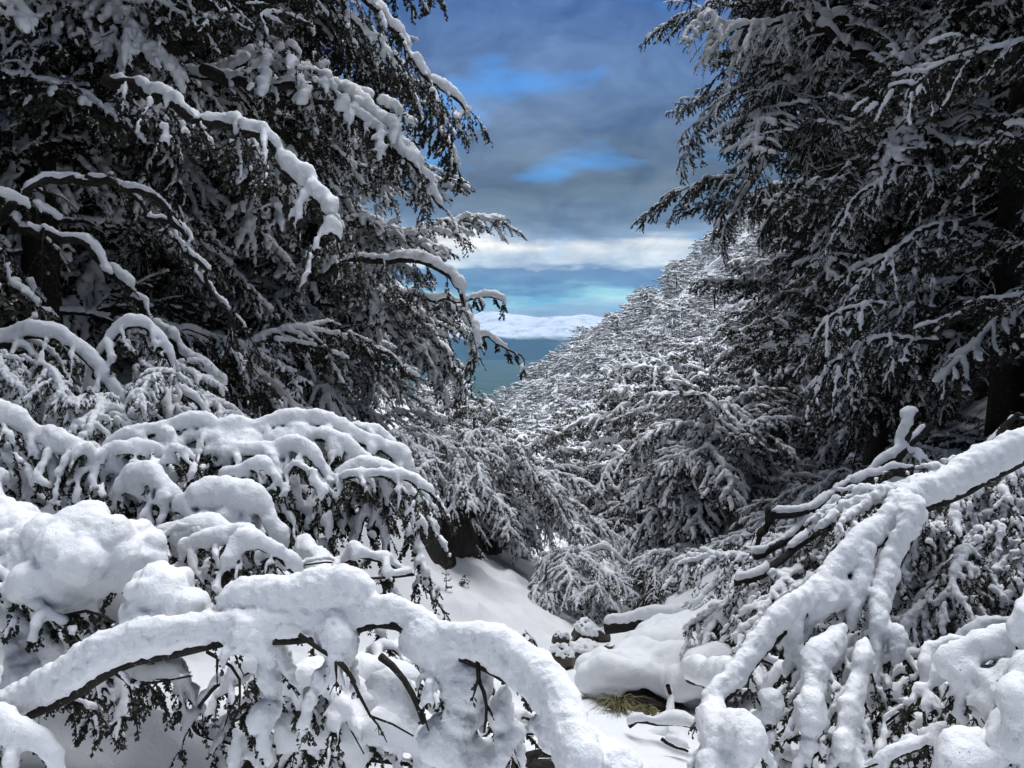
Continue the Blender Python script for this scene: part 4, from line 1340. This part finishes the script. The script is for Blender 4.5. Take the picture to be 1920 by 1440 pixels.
tussock('green and straw coloured tussock in the hollow under the snow lip', 1160, 1330, 4.62, 260, 0.20, 1)
tussock('small dry tussock beside the snow covered sticks', 1212, 1340, 4.55, 140, 0.13, 2)
traced('snowy_stick', 'upright stick wrapped in snow at the right edge of the grassy hollow', 'branch', [
    ([(1252, 1285, 4.4), (1245, 1330, 4.35), (1232, 1375, 4.3), (1222, 1430, 4.2)], 0.012, 0.008, (0.045, 0.04, 0.05, 0.06), dict(high=1.2, seat=0.3, lumpy=1.3, kink=0.08))], 82, 0.012)
traced('snowy_stick', 'lying stick wrapped in snow across the foot of the grassy hollow', 'branch', [
    ([(1180, 1362, 4.1), (1220, 1352, 4.1), (1270, 1350, 4.1), (1320, 1365, 4.0)], 0.012, 0.008, (0.03, 0.034, 0.034, 0.036), dict(high=1.4, seat=0.7, lumpy=1.3, kink=0.08)),
    ([(1240, 1385, 3.9), (1265, 1395, 3.9), (1290, 1410, 3.9)], 0.01, 0.006, (0.03, 0.035, 0.03))], 83, 0.012)
traced('snowy_stick', 'long snow covered stick running from the hollow to the leaning trunk', 'branch', [
    ([(1290, 1275, 3.6), (1330, 1290, 3.3), (1380, 1300, 3.0), (1430, 1300, 2.8)], 0.012, 0.010, (0.06, 0.07, 0.07, 0.06), dict(high=1.5))], 84, 0.012)

lp, ld = ground_hit(1250, 1180)
traced('fallen_log', 'fallen log under a smooth ridge of snow lying across the stream', 'log', [
    ([(1135, 1178, 7.6), (1200, 1168, 7.5), (1290, 1162, 7.4), (1370, 1158, 7.3), (1450, 1150, 7.2)], 0.06, 0.05, (0.06, 0.07, 0.075, 0.075, 0.07), dict(high=1.5, seat=1.0, tw=5, tl=0.3, tt=0.035, lv=26, ls=0.024, tcov=0.8)),
], 85, 0.013)

# bushes of the middle ground
def cloud(n, x0, x1, y0, y1, d0, d1, azs, s0, s1, seed, keep=None):
    r = random.Random(seed)
    out = []
    while len(out) < n:
        px, py = r.uniform(x0, x1), r.uniform(y0, y1)
        if keep and not keep((px - x0) / (x1 - x0), (py - y0) / (y1 - y0)):
            continue
        out.append((px, py, r.uniform(d0, d1), r.choice(azs), r.uniform(s0, s1)))
    return out


dome = lambda a, b: b > 0.9 - 0.9 * math.sin(a * math.pi) ** 0.7
bush('snowy_bush', 'rounded snowy bush standing at the right edge of the open slope', 'bush', [
    ([(1085, 1165, 10.5), (1075, 1100, 10.5), (1090, 1050, 10.5), (1130, 1030, 10.5), (1170, 1060, 10.5)], 0.02, 0.006, 0.05, dict(tw=6, tl=0.35))],
    cloud(46, 985, 1150, 1015, 1150, 9.8, 11.2, (-60, -100, -20, 200, 230), 0.34, 0.5, 91, dome), HEAVY, 91)
bush('snowy_bush', 'fine twigged scrub dusted with snow in front of the dark hollow', 'bush', [
    ([(1240, 1160, 11.5), (1230, 1110, 11.5), (1215, 1075, 11.5)], 0.015, 0.006, 0.03, dict(tw=6, tl=0.35))],
    cloud(40, 1175, 1330, 1060, 1150, 10.5, 12.5, (-60, -120, 200, 240, 160), 0.34, 0.5, 92), LIGHT, 92)
bush('snowy_bush', 'drooping leafy bush hanging over the snow hump', 'bush', [
    ([(1480, 1075, 6.3), (1400, 1078, 6.2), (1350, 1095, 6.1), (1310, 1135, 6.0), (1300, 1180, 6.0)], 0.014, 0.005, 0.045, dict(tw=9, tl=0.3, td=1.5, lv=24, ls=0.022)),
    ([(1450, 1150, 5.8), (1400, 1160, 5.7), (1350, 1180, 5.7), (1320, 1215, 5.7)], 0.012, 0.004, 0.04, dict(tw=10, tl=0.25, td=1.8, lv=24, ls=0.022, tcov=0.6))],
    cloud(30, 1340, 1470, 1085, 1190, 5.8, 6.6, (190, 215, 240, 260), 0.22, 0.32, 93), HEAVY, 93)
bush('snowy_bush', 'snowy bush with a small arched top behind the bowed bush', 'bush', [
    ([(-40, 660, 4.3), (40, 632, 4.3), (110, 640, 4.3), (175, 690, 4.3), (215, 745, 4.3), (250, 800, 4.3)], 0.014, 0.005, 0.05, dict(tw=9, tl=0.3, td=1.4, lv=24, ls=0.02)),
    ([(160, 740, 4.4), (195, 660, 4.4), (245, 612, 4.4), (290, 628, 4.4), (322, 690, 4.4), (330, 760, 4.4)], 0.012, 0.004, 0.04, dict(tw=12, tl=0.22, td=1.6, lv=24, ls=0.02)),
    ([(240, 740, 4.3), (320, 735, 4.3), (370, 760, 4.3), (390, 800, 4.3)], 0.01, 0.004, 0.035, dict(tw=10, tl=0.25, td=1.4, lv=24, ls=0.02))],
    cloud(46, -40, 330, 650, 820, 4.2, 4.9, (-20, -50, -80, -120, 20), 0.30, 0.46, 94, lambda a, b: b > 0.25 * a), HEAVY, 94)
traced('drooping_twig', 'fine leafy twigs poking out of the open snow slope', 'twig', [
    ([(1000, 1262, 4.4), (985, 1225, 4.4), (960, 1198, 4.4), (930, 1196, 4.4)], 0.004, 0.002, 0.010, dict(cover=0.5, kink=0.08, tw=30, tl=0.12, td=1.3, tt=0.011, tcov=0.6, lv=9, ls=0.013, sub=3)),
    ([(985, 1225, 4.4), (995, 1200, 4.4), (990, 1180, 4.4)], 0.003, 0.002, 0.008, dict(cover=0.5, kink=0.06, tw=26, tl=0.09, td=1.0, tt=0.010, tcov=0.6, lv=9, ls=0.013, sub=2)),
], 95, 0.006)
p, d = ground_hit(835, 1108)
traced('seedling', 'thin dark seedling standing alone on the open slope', 'plant', [
    ([(835, 1112, d), (836, 1080, d), (837, 1048, d)], 0.006, 0.002, None, dict(tw=44, tl=0.07, td=0.1, tt=0.008, tcov=0.25, lv=7, ls=0.022, sub=0))], 96, 0.01)
p, d = ground_hit(865, 1098)
traced('seedling', 'low leafy sprig half buried beside the thin seedling', 'plant', [
    ([(858, 1098, d), (864, 1085, d), (872, 1076, d)], 0.005, 0.002, None, dict(tw=40, tl=0.10, td=0.4, tt=0.012, tcov=0.4, lv=9, ls=0.022, sub=1))], 97, 0.01)
traced('budded_twig', 'bare dark twig with small buds over the broken log', 'twig', [
    ([(965, 1450, 2.3), (1000, 1412, 2.3), (1030, 1398, 2.3), (1053, 1386, 2.3)], 0.004, 0.002, None, dict(tw=34, tl=0.05, td=-0.5, tt=0.004, tcov=0.0, lv=3, ls=0.007, sub=0)),
    ([(1003, 1410, 2.3), (1006, 1390, 2.3), (1003, 1372, 2.3)], 0.002, 0.001, None, dict(tw=30, tl=0.02, td=0, tt=0.004, tcov=0.0, lv=2, ls=0.007, sub=0)),
], 98, 0.008)
traced('fallen_log', 'short grey log lying under the end of the bowing branch', 'log', [
    ([(960, 1425, 2.5), (1020, 1412, 2.5), (1080, 1408, 2.5)], 0.014, 0.012, None),
    ([(960, 1450, 2.55), (1020, 1440, 2.55), (1080, 1436, 2.55)], 0.03, 0.03, 0.02, dict(cover=0.5))], 99, 0.01)

drop = dict(high=1.3, seat=0.4, tw=12, tl=0.13, td=1.5, tt=0.026, tcov=0.7, lv=26, ls=0.012, sub=3)
traced('snowy_branch', 'low snowy branchlets crowded beneath the bowing branch', 'branch', [
    ([(500, 1345, 2.4), (560, 1305, 2.4), (620, 1298, 2.4), (670, 1330, 2.4), (690, 1375, 2.4)], 0.006, 0.003, (0.05, 0.07, 0.08, 0.07, 0.05), drop),
    ([(530, 1410, 2.35), (580, 1375, 2.35), (640, 1390, 2.35), (665, 1460, 2.35)], 0.006, 0.003, (0.05, 0.075, 0.08, 0.06), drop),
    ([(680, 1385, 2.3), (740, 1375, 2.3), (790, 1410, 2.3), (800, 1470, 2.3)], 0.006, 0.003, (0.05, 0.065, 0.07, 0.06), drop),
    ([(600, 1280, 2.5), (690, 1275, 2.5), (760, 1300, 2.5), (800, 1350, 2.5)], 0.006, 0.003, (0.05, 0.07, 0.07, 0.05), drop),
    ([(470, 1300, 2.5), (490, 1370, 2.45), (500, 1460, 2.4)], 0.005, 0.003, (0.03, 0.04, 0.04), drop),
], 101, 0.009, disp=0.012, dsize=0.035)
bush('snowy_bush', 'heavily loaded bush drooping over the lower end of the earth bank', 'bush', [
    ([(880, 900, 12.0), (940, 890, 12.0), (1000, 910, 11.8), (1050, 960, 11.6), (1060, 1010, 11.5)], 0.02, 0.006, 0.06, dict(tw=6, tl=0.4, td=1.4))],
    cloud(60, 850, 1065, 790, 985, 11.3, 13.0, (-10, -40, -70, -100), 0.45, 0.7, 102, lambda a, b: b > 1.1 * a - 0.35), HEAVY, 102)
bush('snowy_bush', 'snowy sprays hanging in front of the upper end of the earth bank', 'bush', [
    ([(720, 830, 10.2), (790, 850, 10.2), (850, 900, 10.1), (890, 960, 10.0)], 0.02, 0.006, 0.05, dict(tw=6, tl=0.4, td=1.4))],
    cloud(34, 700, 900, 800, 940, 9.8, 11.0, (-10, -40, -70, -100), 0.40, 0.6, 103, lambda a, b: b > 0.8 * a - 0.3), HEAVY, 103)


# ------------------------------------------------------------------ the air
def build_haze():
    x0, x1, y0, y1, z0, z1 = -20000, 20000, -60, 15400, -380, 520
    V = [(x, y, z) for x in (x0, x1) for y in (y0, y1) for z in (z0, z1)]
    Q = [(0, 1, 3, 2), (4, 6, 7, 5), (0, 4, 5, 1), (2, 3, 7, 6), (0, 2, 6, 4), (1, 5, 7, 3)]
    m = bpy.data.materials.new('haze')
    m.use_nodes = True
    t = NT(m.node_tree)
    v = t.n('ShaderNodeVolumePrincipled', None, Color=(0.30, 0.62, 0.98, 1), Density=5.5e-5, Anisotropy=0.2)
    t.n('ShaderNodeOutputMaterial', None, Volume=v.outputs[0])
    tag(obj('haze', mesh_from('haze', V, None, Q, (m,), smooth=False)), kind='stuff')


build_haze()


# ------------------------------------------------------------------ more brush in front
for j, (lab, a) in enumerate((
    ('tangle of small snowy twigs low under the left end of the bowing branch', arcs(10, -20, 330, 1180, 1300, 2.4, 2.9, 1)),
    ('tangle of small snowy twigs behind the hanging lobes of the bowing branch', arcs(15, 430, 950, 1240, 1420, 2.3, 2.9, 2)),
    ('snowy twigs filling the gap between the snow dome and the bowed bush', arcs(12, 230, 700, 1000, 1120, 2.4, 2.8, 3)),
    ('loose snowy twigs below the forks of the leaning trunk', arcs(18, 1420, 1720, 1230, 1420, 2.4, 3.0, 4, (-1,))),
    ('snowy twigs at the foot of the tangled bush under the leaning trunk', arcs(18, 1720, 1980, 1170, 1400, 1.9, 2.6, 5, (-1,))))):
    if a:
        # the twigs spring from one low stem
        stem = ([(a[0][0][0][0], a[0][0][0][1], a[0][0][0][2])] + [(q[0][0][0], q[0][0][1], q[0][0][2]) for q in sorted(a[1:], key=lambda q: q[0][0][0])], 0.007, 0.004, 0.02, dict(cover=0.6))
        traced('snowy_brush', lab, 'brush', [stem] + a, 120 + j, 0.0085, disp=0.014, dsize=0.035)

def ground_cover(n, x0, x1, y0, y1, azs, s0, s1, seed):
    r = random.Random(seed)
    out = []
    for _ in range(n):
        px, py = r.uniform(x0, x1), r.uniform(y0, y1)
        d = ground_hit(px, py)[1]
        d = min(d, 24.0)
        out.append((px, py - 0.3 * F / d * r.random(), d * 0.99, r.choice(azs), r.uniform(s0, s1)))
    return out


bush('snowy_bush', 'fine snowy scrub under the wood at the top of the right bank', 'bush', [
    ([(1420, 1060, 12.0), (1410, 1020, 12.0), (1400, 985, 12.0)], 0.015, 0.006, 0.03, dict(tw=6, tl=0.35))],
    ground_cover(90, 1240, 1620, 880, 1060, (-60, -120, 200, 240, 160), 0.5, 0.85, 131), HEAVY, 131)
bush('snowy_bush', 'low snowy scrub along the stream below the far hillside', 'bush', [
    ([(1150, 1030, 14.0), (1150, 1000, 14.0), (1165, 970, 14.0)], 0.015, 0.006, 0.03, dict(tw=6, tl=0.35))],
    ground_cover(50, 1060, 1260, 880, 1040, (-60, -120, 200, 240, 160), 0.5, 0.85, 132), HEAVY, 132)
bush('snowy_bush', 'snowy scrub at the feet of the beeches behind the fallen stems', 'bush', [
    ([(1600, 900, 11.0), (1600, 870, 11.0), (1610, 840, 11.0)], 0.015, 0.006, 0.03, dict(tw=6, tl=0.35))],
    ground_cover(60, 1450, 1900, 800, 930, (-60, -120, 200, 240, 160), 0.5, 0.85, 133), MIXED, 133)
